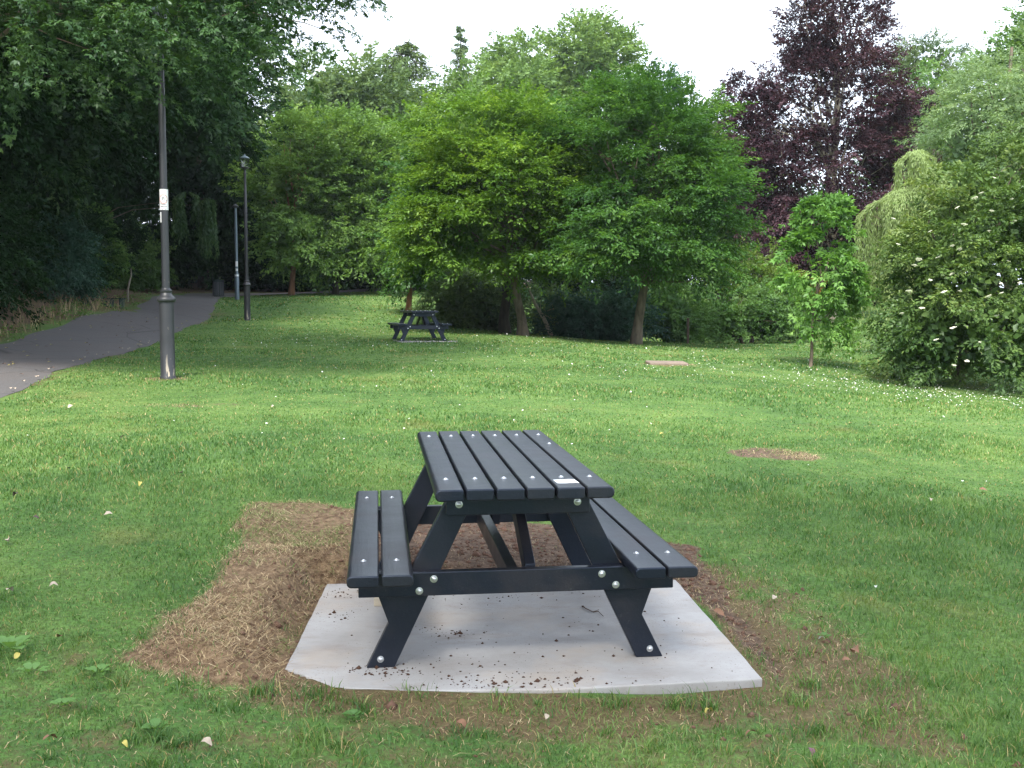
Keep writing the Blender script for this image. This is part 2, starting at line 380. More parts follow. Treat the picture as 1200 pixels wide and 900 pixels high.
def ground_z(x, y):
    x = np.asarray(x, float); y = np.asarray(y, float)
    z = hills(x, y)
    dist = np.hypot(x, y-5)
    z = z+.010*wob(x*.8, y*.8, 0, 4)*np.clip(1.6-dist/60, .3, 1)
    near = (np.hypot(x, y-5) < 5)
    if near.any():
        xn, yn = x[near], y[near]; zn = z[near]
        turf, soil, thin, ds = masks(xn, yn)
        tm = sstep(polyd(xn, yn, TURF), -.04, .15)
        zn = zn+tm*(.055+.045*wob(xn*2.2, yn*2.2, 0, 8))+turf*(.020*wob(xn*4, yn*4, 1, 8)+.008*wob(xn*9, yn*9, 1, 8))
        zn = zn+soil*(.012*wob(xn*3, yn*3, 1, 8)-.01)
        pit = sstep(-ds, .0, .22)
        zn = np.where(ds > -.22, (-.028-.012*sstep(xn, .0, .7)+.02*wob(xn*3, yn*3, 2, 7)*.5)*(1-pit)+zn*pit, zn)
        lf = (1-sstep(-ds, 0, .2))*sstep(-xn, -.5, .3)*(1-sstep(yn, 4.5, 4.8))
        zn = zn+lf*.025
        zn = np.where(ds > .02, np.minimum(zn, -.05), zn)
        z[near] = zn
    l_, r_ = pathx(y)
    inp = (x > l_) & (x < r_)
    z = np.where(inp, z-.02*sstep(np.minimum(x-l_, r_-x), 0, .3), z)
    return z
def gz(x, y): return float(ground_z(np.array([x]), np.array([y]))[0])
def hit(px, py):
    a = np.array(ray(px, py, 1.)); o = np.array([0, 0, CAMH]); d = a-o
    ys = np.concatenate([np.arange(2.5, 12, .02), np.arange(12, 90, .1)])
    z = ground_z(d[0]*ys, ys); r = CAMH+d[2]*ys
    i = np.argmax(r < z)
    return float(d[0]*ys[i]), float(ys[i]), float(z[i])

def axis(lo, hi, step, end_lo, end_hi, g=1.07, mx=30):
    a = list(np.arange(lo, hi, step)); s = step
    while a[-1] < end_hi: s = min(s*g, mx); a.append(a[-1]+s)
    b = [a[0]]; s = step
    while b[-1] > end_lo: s = min(s*g, mx); b.append(b[-1]-s)
    return np.array(b[::-1]+a[1:])
gx = axis(-2.2, 2.2, .028, -420, 420, 1.06); gy = axis(3.0, 7.6, .028, -200, 600, 1.05)
X, Y = np.meshgrid(gx, gy)
Z = ground_z(X, Y); tf, so, th, _ = masks(X, Y)
nx, ny = len(gx), len(gy)
idx = np.arange(nx*ny).reshape(ny, nx)
quads = np.stack([idx[:-1, :-1], idx[:-1, 1:], idx[1:, 1:], idx[1:, :-1]], -1).reshape(-1, 4)
g = mesh_obj('ground', np.stack([X, Y, Z], -1).reshape(-1, 3), quads, M['ground'], smooth=True,
             attrs={'soil': so.ravel(), 'straw': tf.ravel(), 'thin': th.ravel()})
tag(g, kind='structure')
# path sheet
pv, pf = [], []; ys = np.arange(-25, 61, .4); K = 13
for i, yy in enumerate(ys):
    l_, r_ = pathx(yy); r_ = r_+.05*math.sin(yy*1.7)+.04*math.sin(yy*3.9+1); l_ = l_+.07*math.sin(yy*1.3+2)
    for j in range(K):
        xx = l_+(r_-l_)*j/(K-1); camb = .035*(1-(2*j/(K-1)-1)**4)-.02
        pv.append((xx, yy, gz(xx, yy)*0+camb))
pv = np.array(pv); pv[:, 2] += ground_z(pv[:, 0], pv[:, 1])+.022
for i in range(len(ys)-1):
    for j in range(K-1): a = i*K+j; pf.append((a, a+1, a+K+1, a+K))
tag(mesh_obj('path', pv, np.array(pf), M['asphalt'], smooth=True), kind='structure')

# ------------------------------------------------------------------ grass
rng = np.random.RandomState(11)
def blades(x, y, h, w, lean, rnd, name, mat, lift=0., flat=False):
    n = len(x); z = ground_z(x, y)-.004+lift
    th = rng.uniform(0, 2*np.pi, n); la = rng.uniform(0, 2*np.pi, n)
    sx, sy = np.cos(th)*w/2, np.sin(th)*w/2
    lx, ly = np.cos(la)*lean*h, np.sin(la)*lean*h
    V = np.empty((n, 5, 3), np.float32)
    V[:, 0] = np.c_[x-sx, y-sy, z]; V[:, 1] = np.c_[x+sx, y+sy, z]
    mh = h*.55 if not flat else h*.12+.004
    V[:, 2] = np.c_[x+sx*.8+lx*.35, y+sy*.8+ly*.35, z+mh]; V[:, 3] = np.c_[x-sx*.8+lx*.35, y-sy*.8+ly*.35, z+mh]
    top = h*np.sqrt(np.clip(1-lean**2*.5, .1, 1)) if not flat else rng.uniform(.0, .2, n)*h
    V[:, 4] = np.c_[x+lx, y+ly, z+top]
    b = (np.arange(n)*5)[:, None]
    tri = np.concatenate([b+[0, 1, 2], b+[0, 2, 3], b+[3, 2, 4]], 0)
    return mesh_obj(name, V.reshape(-1, 3), tri, mat, rnd=np.tile(rnd, 3))
def scatter(y0, y1, dens, margin=1.2):
    """even scatter over the stretch of lawn between two distances"""
    xm = .5*y1*margin+.8; n = int((2*xm)*(y1-y0)*dens)
    x = rng.uniform(-xm, xm, n); y = rng.uniform(y0, y1, n)
    k = np.abs(x) < .5*y*margin+.8
    x, y = x[k], y[k]
    tf, so, th, ds = masks(x, y)
    l_, r_ = pathx(y)
    p = np.clip(1-tf+.28*(wob(x*3.3+1, y*3.3, 0, 6) > .55), 0, 1)*(1-np.clip(so*1.15, 0, 1))*(1-.72*th)
    clump = np.clip(.75+.5*wob(x*3, y*3, 2, 8), .25, 1)
    near_slab = (ds > -.03)
    keep = (rng.uniform(size=len(x)) < p*clump) & ~near_slab & ((x > r_+.02) | (x < l_-.3))
    return x[keep], y[keep], th[keep]
parts = []
for (y0, y1, dens, h0, w0) in ((2.6, 5, 9500, .029, .0038), (5, 8, 5600, .028, .005), (8, 12, 2800, .027, .008), (12, 20, 950, .028, .014), (20, 34, 340, .032, .026), (34, 64, 95, .042, .05)):
    x, y, th = scatter(y0, y1, dens)
    parts.append((x, y, h0*rng.uniform(.45, 1.35, len(x))*(1+.45*np.clip(wob(x*1.5, y*1.5, 0, 5), -.8, 1.4)), w0*rng.uniform(.6, 1.2, len(x))))
tx, ty = rng.uniform(-2.1, 2.3, 900), rng.uniform(2.7, 5.2, 900)
_t, _s, _th, _d = masks(tx, ty); kk = (_t < .3) & (_d < -.01) & (rng.uniform(size=900) < .55-.35*_s) & (ty < 4.9-.25*np.abs(tx)); tx, ty = tx[kk], ty[kk]
nb_ = rng.randint(8, 60, len(tx)); kk = np.repeat(np.arange(len(tx)), nb_); rr = rng.uniform(.012, .05, len(tx))[kk]
bx_, by_ = tx[kk]+rng.normal(size=len(kk))*rr, ty[kk]+rng.normal(size=len(kk))*rr
parts.append((bx_, by_, (rng.uniform(.03, .075, len(tx))[kk])*rng.uniform(.5, 1.2, len(kk)), rng.uniform(.0026, .005, len(kk))))
x = np.concatenate([p[0] for p in parts]); y = np.concatenate([p[1] for p in parts])
h = np.concatenate([p[2] for p in parts]); w = np.concatenate([p[3] for p in parts])
print('blades', len(x))
tag(blades(x, y, h, w, rng.uniform(.2, 1.15, len(x)), rng.uniform(size=len(x)), 'grass', M['blade']), 'short mown green lawn grass round the picnic tables', 'grass', kind='stuff')
# dead turf and litter
n = 210000; x = rng.uniform(-2.2, 2.3, n); y = rng.uniform(2.8, 7.2, n)
for (c, a_, b_), m_ in zip(BARE, (7000, 6000, 2500, 2500, 1500, 2500)):
    x = np.r_[x, c[0]+rng.normal(size=m_)*a_*.6]; y = np.r_[y, c[1]+rng.normal(size=m_)*b_*.6]
n = len(x)
tf, so, th, ds = masks(x, y)
pr = tf*np.clip(.55+.8*wob(x*3.1, y*3.1, 1, 7), .06, 1)+(1-tf)*th*.26+so*.05
k = (rng.uniform(size=n) < pr) & (ds < -.015)
x, y = x[k], y[k]; tk = tf[k]
rnd = np.clip(rng.beta(1.8, 2.0, len(x))+.20*wob(x*2.2, y*2.2, 0, 5), 0, 1)
green = (wob(x*2.6+3, y*2.6, 0, 6) > .22) & (rng.uniform(size=len(x)) < .6); rnd = np.where(green, rng.uniform(.86, 1, len(x)), rnd)
tag(blades(x, y, rng.beta(1.4, 3, len(x))*.17*(.45+.7*tk)+.012, rng.uniform(.0011, .0032, len(x))*np.clip(y/7, 1, 2.6), rng.uniform(.5, 1.1, len(x)), rnd, 'dry_grass', M['straw'], .004, True),
    'dry straw coloured dead turf and clippings heaped round the slab', 'dead grass', kind='stuff')

# ------------------------------------------------------------------ foliage machinery
def norm(a): return a/(np.linalg.norm(a, axis=-1, keepdims=True)+1e-9)
LEAF = np.array([[0, 0, 0], [.5, .42, .10], [1., 0, -.04], [.5, -.42, .10]])
def leaf_mesh(P, A, Nn, Ls, wid=.55):
    """P base, A axis, Nn normal, Ls length -> folded leaf quads"""
    A = norm(A); S = norm(np.cross(Nn, A)); U = np.cross(A, S)
    Ls = Ls[:, None]
    V = np.empty((len(P), 4, 3), np.float32)
    for i, (a, s, u) in enumerate(LEAF):
        V[:, i] = P+Ls*(a*A+s*wid*1.9*.5*S+u*U)
    b = (np.arange(len(P))*4)[:, None]+np.array([[0, 1, 2, 3]])
    return V.reshape(-1, 3), b
class Foliage:
    def __init__(s): s.V = []; s.Fq = []; s.r = []; s.n = 0
    def add(s, P, A, Nn, Ls, rnd, wid=.55):
        V, f = leaf_mesh(P, A, Nn, Ls, wid)
        s.V.append(V); s.Fq.append(f+s.n); s.n += len(V); s.r.append(rnd)
    def build(s, name, mat, parent):
        return mesh_obj(name, np.concatenate(s.V), np.concatenate(s.Fq), mat, parent, rnd=np.concatenate(s.r))
def rdir(r, n): return norm(r.normal(size=(n, 3)))
def clumps_on_lobes(r, lobes, n, zmin=None):
    """clump centres spread over the outer surface of a set of ellipsoids"""
    lobes = np.array(lobes, float); vol = lobes[:, 3]*lobes[:, 4]+lobes[:, 4]*lobes[:, 5]+lobes[:, 3]*lobes[:, 5]
    out = []; t = 0
    while len(out) < n and t < n*30:
        t += 1
        l = lobes[r.choice(len(lobes), p=vol/vol.sum())]
        d = rdir(r, 1)[0]
        if d[2] < -.75: continue
        q = l[:3]+d*l[3:6]*r.uniform(.72, 1.02)
        e = np.sqrt((((q-lobes[:, :3])/lobes[:, 3:6])**2).sum(1))
        if (e < .68).any(): continue
        if zmin is not None and q[2] < zmin: continue
        if out:
            dd = np.linalg.norm(np.array(out)-q, axis=1).min()
            if dd < .45*np.sqrt(vol.sum()/n) and r.uniform() < .85: continue
        out.append(q)
    return np.array(out)
def crown(r, centers, hub, crad, nspray, per, leaf, flat=.6, droop=.15, srad=.35, up=.7, core=0, corelobes=None, wid=.55, jit=.5, rndc=.22, palm=False, fan=.5):
    """clump -> leafy twig reaching outward -> leaves in two ranks along it"""
    f = Foliage(); nc = len(centers)
    cr = crad*r.uniform(.55, 1.4, nc); shade = r.uniform(-rndc, rndc, nc)
    c = np.repeat(np.arange(nc), nspray)
    d = rdir(r, len(c)); out = norm(centers-hub+np.array([0, 0, .1]))[c]
    d = norm(d+out*.5+np.array([0, 0, .15]))
    sp = centers[c]+d*(cr[c]*r.uniform(.25, 1.0, len(c)))[:, None]*np.array([1, 1, flat])
    a = norm(out*.8+d*.8+r.normal(size=d.shape)*.35); a[:, 2] = a[:, 2]*.55*min(1, flat+.35)+.04; a = norm(a)
    n0 = norm(np.array([0, 0, up])+out*.25+r.normal(size=d.shape)*.25); s = norm(np.cross(n0, a)); n0 = np.cross(a, s)
    ln = srad*2*r.uniform(.55, 1.35, len(sp))
    k = np.repeat(np.arange(len(sp)), per); m = len(k)
    tt = r.uniform(0, 1, m)**.8; side = r.choice([-1., 1.], m); lat = r.uniform(0, 1, m)*fan*(1.05-tt)**.7
    P = sp[k]+a[k]*(tt*ln[k])[:, None]+s[k]*(side*lat*ln[k]*.6)[:, None]+n0[k]*(r.normal(size=m)*.05*srad)[:, None]
    P[:, 2] -= droop*tt**2*ln[k]*.8+droop*lat*ln[k]*.2
    A = norm(a[k]*.65+s[k]*(side*r.uniform(.2, 1.1, m))[:, None]+r.normal(size=(m, 3))*.3+np.array([0, 0, -.1-droop*.6]))
    Nn = norm(n0[k]+r.normal(size=(m, 3))*jit)
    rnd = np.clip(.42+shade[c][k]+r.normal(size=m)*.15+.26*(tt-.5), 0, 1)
    Ls = leaf*r.uniform(.65, 1.25, m)
    f.add(P, A, Nn, Ls, rnd, wid)
    if palm:
        S_ = norm(np.cross(Nn, A))
        for q in (-1, 1): f.add(P+A*(Ls*.12)[:, None], A*.6+S_*q*.8-Nn*.12, Nn, Ls*.8, rnd, wid*.85)
    if core and corelobes is not None:
        lo = np.array(corelobes, float); m = int(core*2.2); q = lo[r.choice(len(lo), m)]
        dd = rdir(r, m)*np.cbrt(r.uniform(.1, 1, m))[:, None]
        P = q[:, :3]+dd*q[:, 3:6]*.74
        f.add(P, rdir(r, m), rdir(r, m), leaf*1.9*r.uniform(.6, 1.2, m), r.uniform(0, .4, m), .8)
    return f
def wood(r, base, top, r0, r1, centers, nb, lim=.028, kink=.25, sides=8, start=.35, sub=0):
    """tapered trunk with root flare and limbs that run out to some of the clumps"""
    mb = MB(); base = np.array(base, float); top = np.array(top, float)
    n = 9; ax = top-base; pts = []; rad = []
    off = r.normal(size=(n, 3))*np.linalg.norm(ax)*.012; off[0] = 0; off[:, 2] = 0
    for i in range(n):
        t = (i/(n-1))**1.15; pts.append(base+ax*t+off[i]*(1 if i else 0))
        rad.append((r0*(1-t)+r1*t)*(1+.4*math.exp(-t*30)))
    pts[0] = pts[0]-np.array([0, 0, .12])
    mb.tube(pts, rad, sides+4)
    pick = r.permutation(len(centers))[:nb] if len(centers) else []
    for i in pick:
        c = centers[i]
        h = np.clip((c[2]-base[2])/max(ax[2], .1)*r.uniform(.45, .85), start, .97)
        s = base+ax*h; v = c-s; ln = np.linalg.norm(v)
        m = 7; P = []; RR = []
        rr = max(lim*ln**.7*.75, .012); rr = min(rr, (r0*(1-h)+r1*h)*.75, .075)
        side = r.normal(size=3)*ln*.05; side2 = r.normal(size=3)*ln*.04
        for j in range(m):
            t = j/(m-1)
            P.append(s+v*t+np.array([0, 0, 1])*ln*kink*math.sin(math.pi*t)*.3+side*math.sin(math.pi*t)+side2*math.sin(2*math.pi*t)); RR.append(rr*(1-.82*t)+.004)
        mb.tube(P, RR, 6)
        for q in range(sub):
            t = r.uniform(.35, .95); p0 = s+v*t+np.array([0, 0, 1])*ln*kink*math.sin(math.pi*t)*.3+side*math.sin(math.pi*t)+side2*math.sin(2*math.pi*t)
            dv = norm(v/ln+r.normal(size=3)*.7)*ln*r.uniform(.15, .3)
            mb.tube([p0, p0+dv*.5+r.normal(size=3)*ln*.01, p0+dv], [rr*.35, rr*.22, .004], 5)
    return mb
def tree(name, label, cat, X, Yd, lobes, nclump, crad, nspray, per, leaf, mat, bark, r0, seed, ht=.75, group=None, nb=30, z0=None, hub=None, zmin=None,
         trunk_top=None, kink=.25, lim=.028, sub=0, start=.35, **kw):
    """lobes are relative to the trunk foot"""
    r = np.random.RandomState(seed); zb = gz(X, Yd) if z0 is None else z0
    root = empty(name, (X, Yd, zb)); tag(root, label, cat, group)
    lb = np.array(lobes, float)
    cs = clumps_on_lobes(r, lb, nclump, zmin)
    top = max(l[2]+l[5]*ht for l in lb); cx = lb[:, 0].mean(); cy = lb[:, 1].mean()
    hubp = np.array([lb[:, 0].mean(), lb[:, 1].mean(), lb[:, 2].mean()]) if hub is None else np.array(hub)
    wood(r, (0, 0, 0), trunk_top or (cx*.8, cy*.8, top), r0, r0*.16, cs, nb, kink=kink, lim=lim, sub=sub, start=start).build('trunk', bark, root, True)
    core = kw.pop('core', 600)
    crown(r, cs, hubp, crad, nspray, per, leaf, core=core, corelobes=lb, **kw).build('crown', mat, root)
    return root

LM = {
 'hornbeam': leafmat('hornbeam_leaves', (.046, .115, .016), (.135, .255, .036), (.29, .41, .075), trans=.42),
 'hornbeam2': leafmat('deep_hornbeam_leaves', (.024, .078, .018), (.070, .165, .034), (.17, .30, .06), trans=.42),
 'oak': leafmat('oak_leaves', (.060, .130, .028), (.145, .260, .055), (.26, .37, .09)),
 'dark': leafmat('shade_dark_leaves', (.008, .026, .008), (.018, .052, .014), (.038, .092, .022), trans=.22, gloss=.012),  # leaf colour lowered to stand in for deep shade under the canopy
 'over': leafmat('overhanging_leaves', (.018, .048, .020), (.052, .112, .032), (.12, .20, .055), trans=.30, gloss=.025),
 'far': leafmat('far_leaves', (.075, .145, .040), (.175, .285, .085), (.28, .38, .14), nscale=.25),
 'fardull': leafmat('far_dull_leaves', (.070, .125, .050), (.145, .225, .090), (.23, .31, .14), nscale=.25),
 'conifer': leafmat('conifer_needles', (.040, .080, .028), (.115, .175, .055), (.20, .27, .10), trans=.15),
 'beech': leafmat('copper_beech_leaves', (.020, .008, .015), (.066, .031, .042), (.165, .088, .110), trans=.18, gloss=.02),
 'willow': leafmat('willow_leaves', (.09, .16, .07), (.21, .31, .14), (.34, .43, .22), trans=.4),
 'weep': leafmat('weeping_leaves', (.15, .22, .08), (.29, .38, .15), (.43, .52, .25), trans=.4),
 'elder': leafmat('elder_leaves', (.042, .095, .026), (.115, .190, .048), (.25, .31, .09), trans=.3),
 'sapling': leafmat('sapling_leaves', (.060, .155, .030), (.165, .330, .075), (.30, .48, .14), trans=.4),
 'hedge': leafmat('hedge_leaves', (.050, .120, .032), (.125, .235, .065), (.22, .34, .10)),
 'yellowish': leafmat('yellow_green_leaves', (.06, .11, .02), (.13, .20, .035), (.22, .29, .06)),
 'bluish': leafmat('blue_green_leaves', (.022, .065, .044), (.055, .125, .085), (.11, .20, .14), trans=.2),
}
BUILD_TREES = True
# ------------------------------------------------------------------ picnic tables
TL, WT, BI, BO, ZS, TH = 1.864, .339, .42, .667, .435, .045
def plank_profile(x0, x1, z0, z1, rl, rr):
    """cross-section with rounded long edges"""
    pts = []
    def corner(cx, cz, r_, a0):
        for k in range(5):
            a = R(a0+22.5*k); pts.append((cx+r_*math.cos(a), cz+r_*math.sin(a)))
    corner(x1-rr, z1-rr, rr, 0); corner(x0+rl, z1-rl, rl, 90); corner(x0+rl, z0+rl, rl, 180); corner(x1-rr, z0+rr, rr, 270)
    return pts
def plank(name, x0, x1, zt, rl, rr, root, jit=0):
    mb = MB(); mb.prism(plank_profile(x0, x1, zt-TH, zt, rl, rr), 1, -TL/2+jit, TL/2+jit)
    o = mb.build(name, M['table'], root, True)
    m = o.modifiers.new('b', 'BEVEL'); m.width = .006; m.segments = 3; m.limit_method = 'ANGLE'; m.angle_limit = R(60)
    return o
def make_table(near=True):
    root = empty('picnic_table')
    w = (2*WT+.009)/6; planks = []
    for i in range(6):
        x0 = -WT+i*w; x1 = x0+w-.009
        planks.append(plank('tabletop_plank', x0, x1, .75, .020 if i == 0 else .008, .020 if i == 5 else .008, root, (-.004, .003, -.002, .002, -.003, .004)[i]))
    sw = (BO-BI-.01)/2
    for s in (-1, 1):
        for k in range(2):
            a = BI+k*(sw+.01); b = a+sw
            x0, x1 = (a, b) if s > 0 else (-b, -a)
            ro, ri = (.018, .008) if k else (.008, .018)
            plank('seat_plank', x0, x1, ZS, ri if s > 0 else ro, ro if s > 0 else ri, root, .004*s*(k-.5))
    bolts = []
    def bolt(x, y, z, axis, r_=.011):
        mb = MB(); mb.lathe([(r_*1.35, 0), (r_*1.35, .002), (r_*.95, .0025), (r_*.85, .005), (r_*.5, .0072), (.001, .008)], 14)
        o = mb.build('bolt', M['steel'], root, True); o.location = (x, y, z)
        o.rotation_euler = {'z': (0, 0, 0), '-y': (R(90), 0, 0), 'y': (R(-90), 0, 0)}[axis]
    for e in (-1, 1):
        yf = e*(TL/2-.2167)                      # outer face of the beams
        yi = yf-e*.042
        mb = MB(); mb.prism([(-.6285, ZS-.14), (.6285, ZS-.14), (.6285, ZS-TH-.0005), (-.6285, ZS-TH-.0005)], 1, min(yf, yi), max(yf, yi))
        mb.build('lower_beam', M['table'], root, bevel=.004)
        mb = MB(); mb.prism([(-.285, .61), (.285, .61), (.285, .75-TH-.0005), (-.285, .75-TH-.0005)], 1, min(yf, yi), max(yf, yi))
        mb.build('upper_beam', M['table'], root, bevel=.004)
        y0, y1 = yi-e*.0015, yi-e*.046
        for s in (-1, 1):
            pts = [(.600, 0), (.490, 0), (.155, .704), (.262, .704), (.425, .385), (.556, .385), (.556, .30), (.512, .178)]
            if s > 0: pts = pts[::1]
            mb = MB(); mb.prism([(s*p[0], p[1]) for p in pts], 1, min(y0, y1), max(y0, y1))
            mb.build('leg', M['table'], root, bevel=.003)
            ax = '-y' if e < 0 else 'y'
            for (bx, bz) in ((.335, .362), (.392, .316), (.235, .655)): bolt(s*bx, yf+e*.0005, bz, ax)
            bolt(s*.545, y0+e*.0005, .035, ax, .010)
            for i in range(3):
                x = s*(w*(i+.5)-.0); bolt(x, yf-e*.02, .7502, 'z', .0085)
            for k in range(2): bolt(s*(BI+sw*(k+.5)+.01*k), yf-e*.02, ZS+.0002, 'z', .0085)
    bolt(w*2.5, .33, .7502, 'z', .0085)
    yb = TL/2-.2167-.0425
    mb = MB(); mb.box((-.018, 0, .342), (.045, 2*yb-.002, .088)); mb.build('centre_rail', M['table'], root, bevel=.003)
    mb = MB(); mb.box((0, 0, .680), (.56, .08, .048)); mb.build('middle_batten', M['table'], root, bevel=.003)
    for e in (-1, 1):
        mb = MB(); yA, yB = e*(yb-.003), e*.045
        mb.prism([(yA, .30), (yA, .40), (yB, .704), (yB, .61), (yA-e*.09, .36), (yA-e*.06, .30)], 0, .032, .074)
        mb.build('brace', M['table'], root, bevel=.003)
    if near:
        # torn white label stuck to the fifth plank
        x0 = -WT+4*w; rr_ = random.Random(4); n = 9
        top = [(x0+.012+(w-.03)*i/n, -.795+.048+rr_.uniform(-.004, .004)) for i in range(n+1)]
        botm = [(x0+.016+(w-.03)*i/n, -.795-.040+rr_.uniform(-.003, .003)) for i in range(n+1)][::-1]
        mb = MB(); mb.prism([(p[0], p[1]) for p in top+botm], 2, .7502, .7509)
        o = mb.build('paper_label', M['paper'], planks[4]); tag(o, 'torn white paper label')
    return root
tb = make_table(); YAW = R(7.05)
tb.location = (-.0617, 4.9458, 0); tb.rotation_euler = (0, 0, YAW)
tag(tb, 'near black picnic table with white label on its top, standing on the concrete slab', 'picnic table', 'black picnic tables on the lawn')
far = copy_tree(tb)
for o in list(bpy.data.objects):
    if o.name.startswith('paper_label') and o.parent and o.parent.parent == far: bpy.data.objects.remove(o)
fy_ = R(14.6); fx, fd = ray(496.5, 400, 27)[0], 27.0
fc = (fx-math.sin(fy_)*.715, fd+math.cos(fy_)*.715)
zz = max(gz(fc[0]+a*math.cos(fy_)-b*math.sin(fy_), fc[1]+a*math.sin(fy_)+b*math.cos(fy_)) for a in (-.6, 0, .6) for b in (-.7, .7))-.02
far.location = (fc[0], fc[1], zz); far.rotation_euler = (0, 0, fy_)
far['label'] = 'distant black picnic table out on the lawn in front of the hornbeams'
mb = MB(); mb.box((0, 0, -.075), (1.45, 1.75, .15))
pad = mb.build('concrete_pad', M['slab'], bevel=.01); pad.location = (fc[0]+.1, fc[1], zz-.001); pad.rotation_euler = (0, 0, fy_)
tag(pad, 'pale concrete pad mostly grown over under the distant picnic table', 'slab')

# ------------------------------------------------------------------ the slab under the near table
import bmesh
rr_ = random.Random(7); pts = []
for i in range(len(SLAB)):
    a, b = SLAB[i], SLAB[(i+1) % len(SLAB)]; ln = math.hypot(b[0]-a[0], b[1]-a[1]); m = max(1, int(ln/.07))
    for k in range(m):
        j = .002
        pts.append((a[0]+(b[0]-a[0])*k/m+rr_.uniform(-j, j), a[1]+(b[1]-a[1])*k/m+rr_.uniform(-j, j)))
bm = bmesh.new(); vs = [bm.verts.new((p[0], p[1], 0)) for p in pts]; f = bm.faces.new(vs)
bm.normal_update()
if f.normal.z < 0: f.normal_flip()
ret = bmesh.ops.extrude_face_region(bm, geom=[f]); bmesh.ops.translate(bm, verts=[v for v in ret['geom'] if isinstance(v, bmesh.types.BMVert)], vec=(0, 0, -.12))
bmesh.ops.recalc_face_normals(bm, faces=bm.faces[:])
me = bpy.data.meshes.new('concrete_slab'); bm.to_mesh(me); bm.free(); me.materials.append(M['slab'])
sl = link(bpy.data.objects.new('concrete_slab', me)); m_ = sl.modifiers.new('b', 'BEVEL'); m_.width = .007; m_.segments = 3; m_.limit_method = 'ANGLE'; m_.angle_limit = R(50)
tag(sl, 'new pale grey concrete slab sunk in the lawn under the near picnic table', 'slab')

# crumbs of soil on the slab and clods behind it
def blobs(name, xs, ys, zs, sizes, mat, label, cat, seed=1):
    r = np.random.RandomState(seed); n = len(xs)
    base = np.array([[1, 0, 0], [-1, 0, 0], [0, 1, 0], [0, -1, 0], [0, 0, .7], [0, 0, -.5]], float)
    fc_ = np.array([[0, 2, 4], [2, 1, 4], [1, 3, 4], [3, 0, 4], [2, 0, 5], [1, 2, 5], [3, 1, 5], [0, 3, 5]])
    V = base[None]*(sizes[:, None, None])*r.uniform(.5, 1.3, (n, 6, 3))
    th_ = r.uniform(0, 6.28, n); c, s = np.cos(th_), np.sin(th_)
    V = np.stack([V[..., 0]*c[:, None]-V[..., 1]*s[:, None], V[..., 0]*s[:, None]+V[..., 1]*c[:, None], V[..., 2]], -1)
    V = V+np.stack([xs, ys, zs], -1)[:, None]
    Fq = (np.arange(n)*6)[:, None, None]+fc_[None]
    o = mesh_obj(name, V.reshape(-1, 3), Fq.reshape(-1, 3), mat); tag(o, label, cat, kind='stuff'); return o
r = np.random.RandomState(8)
cx, cy = [], []
for (px, py, n, s_) in ((480, 738, 60, .035), (535, 742, 70, .03), (600, 700, 26, .03), (545, 800, 90, .05), (640, 803, 120, .07), (440, 785, 110, .035), (470, 790, 60, .04), (570, 806, 90, .06), (700, 800, 80, .08), (400, 720, 60, .05), (390, 695, 120, .06),
                        (620, 690, 80, .12), (500, 700, 60, .1), (600, 760, 80, .28), (700, 735, 40, .2), (770, 765, 20, .06), (560, 780, 90, .12)):
    p = flat_hit(px, py); n = int(n*.6); cx += list(p[0]+r.normal(size=n)*s_*1.6); cy += list(p[1]+r.normal(size=n)*s_)
cx, cy = np.array(cx), np.array(cy); k = polyd(cx, cy, SLAB) > .015; cx, cy = cx[k], cy[k]
blobs('soil_crumbs', cx, cy, np.full(len(cx), .001), np.clip(r.lognormal(-5.7, .6, len(cx)), .0012, .014), M['crumb'], 'dark crumbs of soil scattered over the pale concrete slab', 'soil')
x = r.uniform(-1.2, 2.0, 16000); y = r.uniform(3.3, 6.9, 16000); tf, so, th, ds = masks(x, y)
k = (r.uniform(size=len(x)) < so*.75+tf*.12+th*.06) & (ds < .0); x, y = x[k], y[k]
M['clod'] = plain('red_brown_clod', (.135, .078, .055), .95, 0, .5, 40, .1)
blobs('soil_clods', x, y, ground_z(x, y), np.clip(r.lognormal(-4.9, .6, len(x)), .003, .035), M['clod'], 'loose red-brown clods of dug soil around the slab', 'soil', 2)
mb = MB(); p = [flat_hit(*q) for q in ((682, 711), (687, 715), (695, 718), (701, 718), (707, 723))]
mb.tube([(a, b, .004+.003*(i % 2)) for i, (a, b) in enumerate(p)], [.0025, .003, .0025, .002, .0012], 6)
mb.tube([(p[2][0], p[2][1], .005), (p[2][0]+.03, p[2][1]+.03, .006)], [.0018, .001], 5)
tag(mb.build('twig', M['twig'], smooth=True), 'thin dark twig lying on the slab under the table', 'twig')
mb = MB(); q = flat_hit(445, 709); mb.box((q[0], q[1], .02), (.05, .05, .04)); tag(mb.build('wooden_block', M['deadwood'], bevel=.003), 'small brown offcut block on the slab behind the front left leg', 'block')

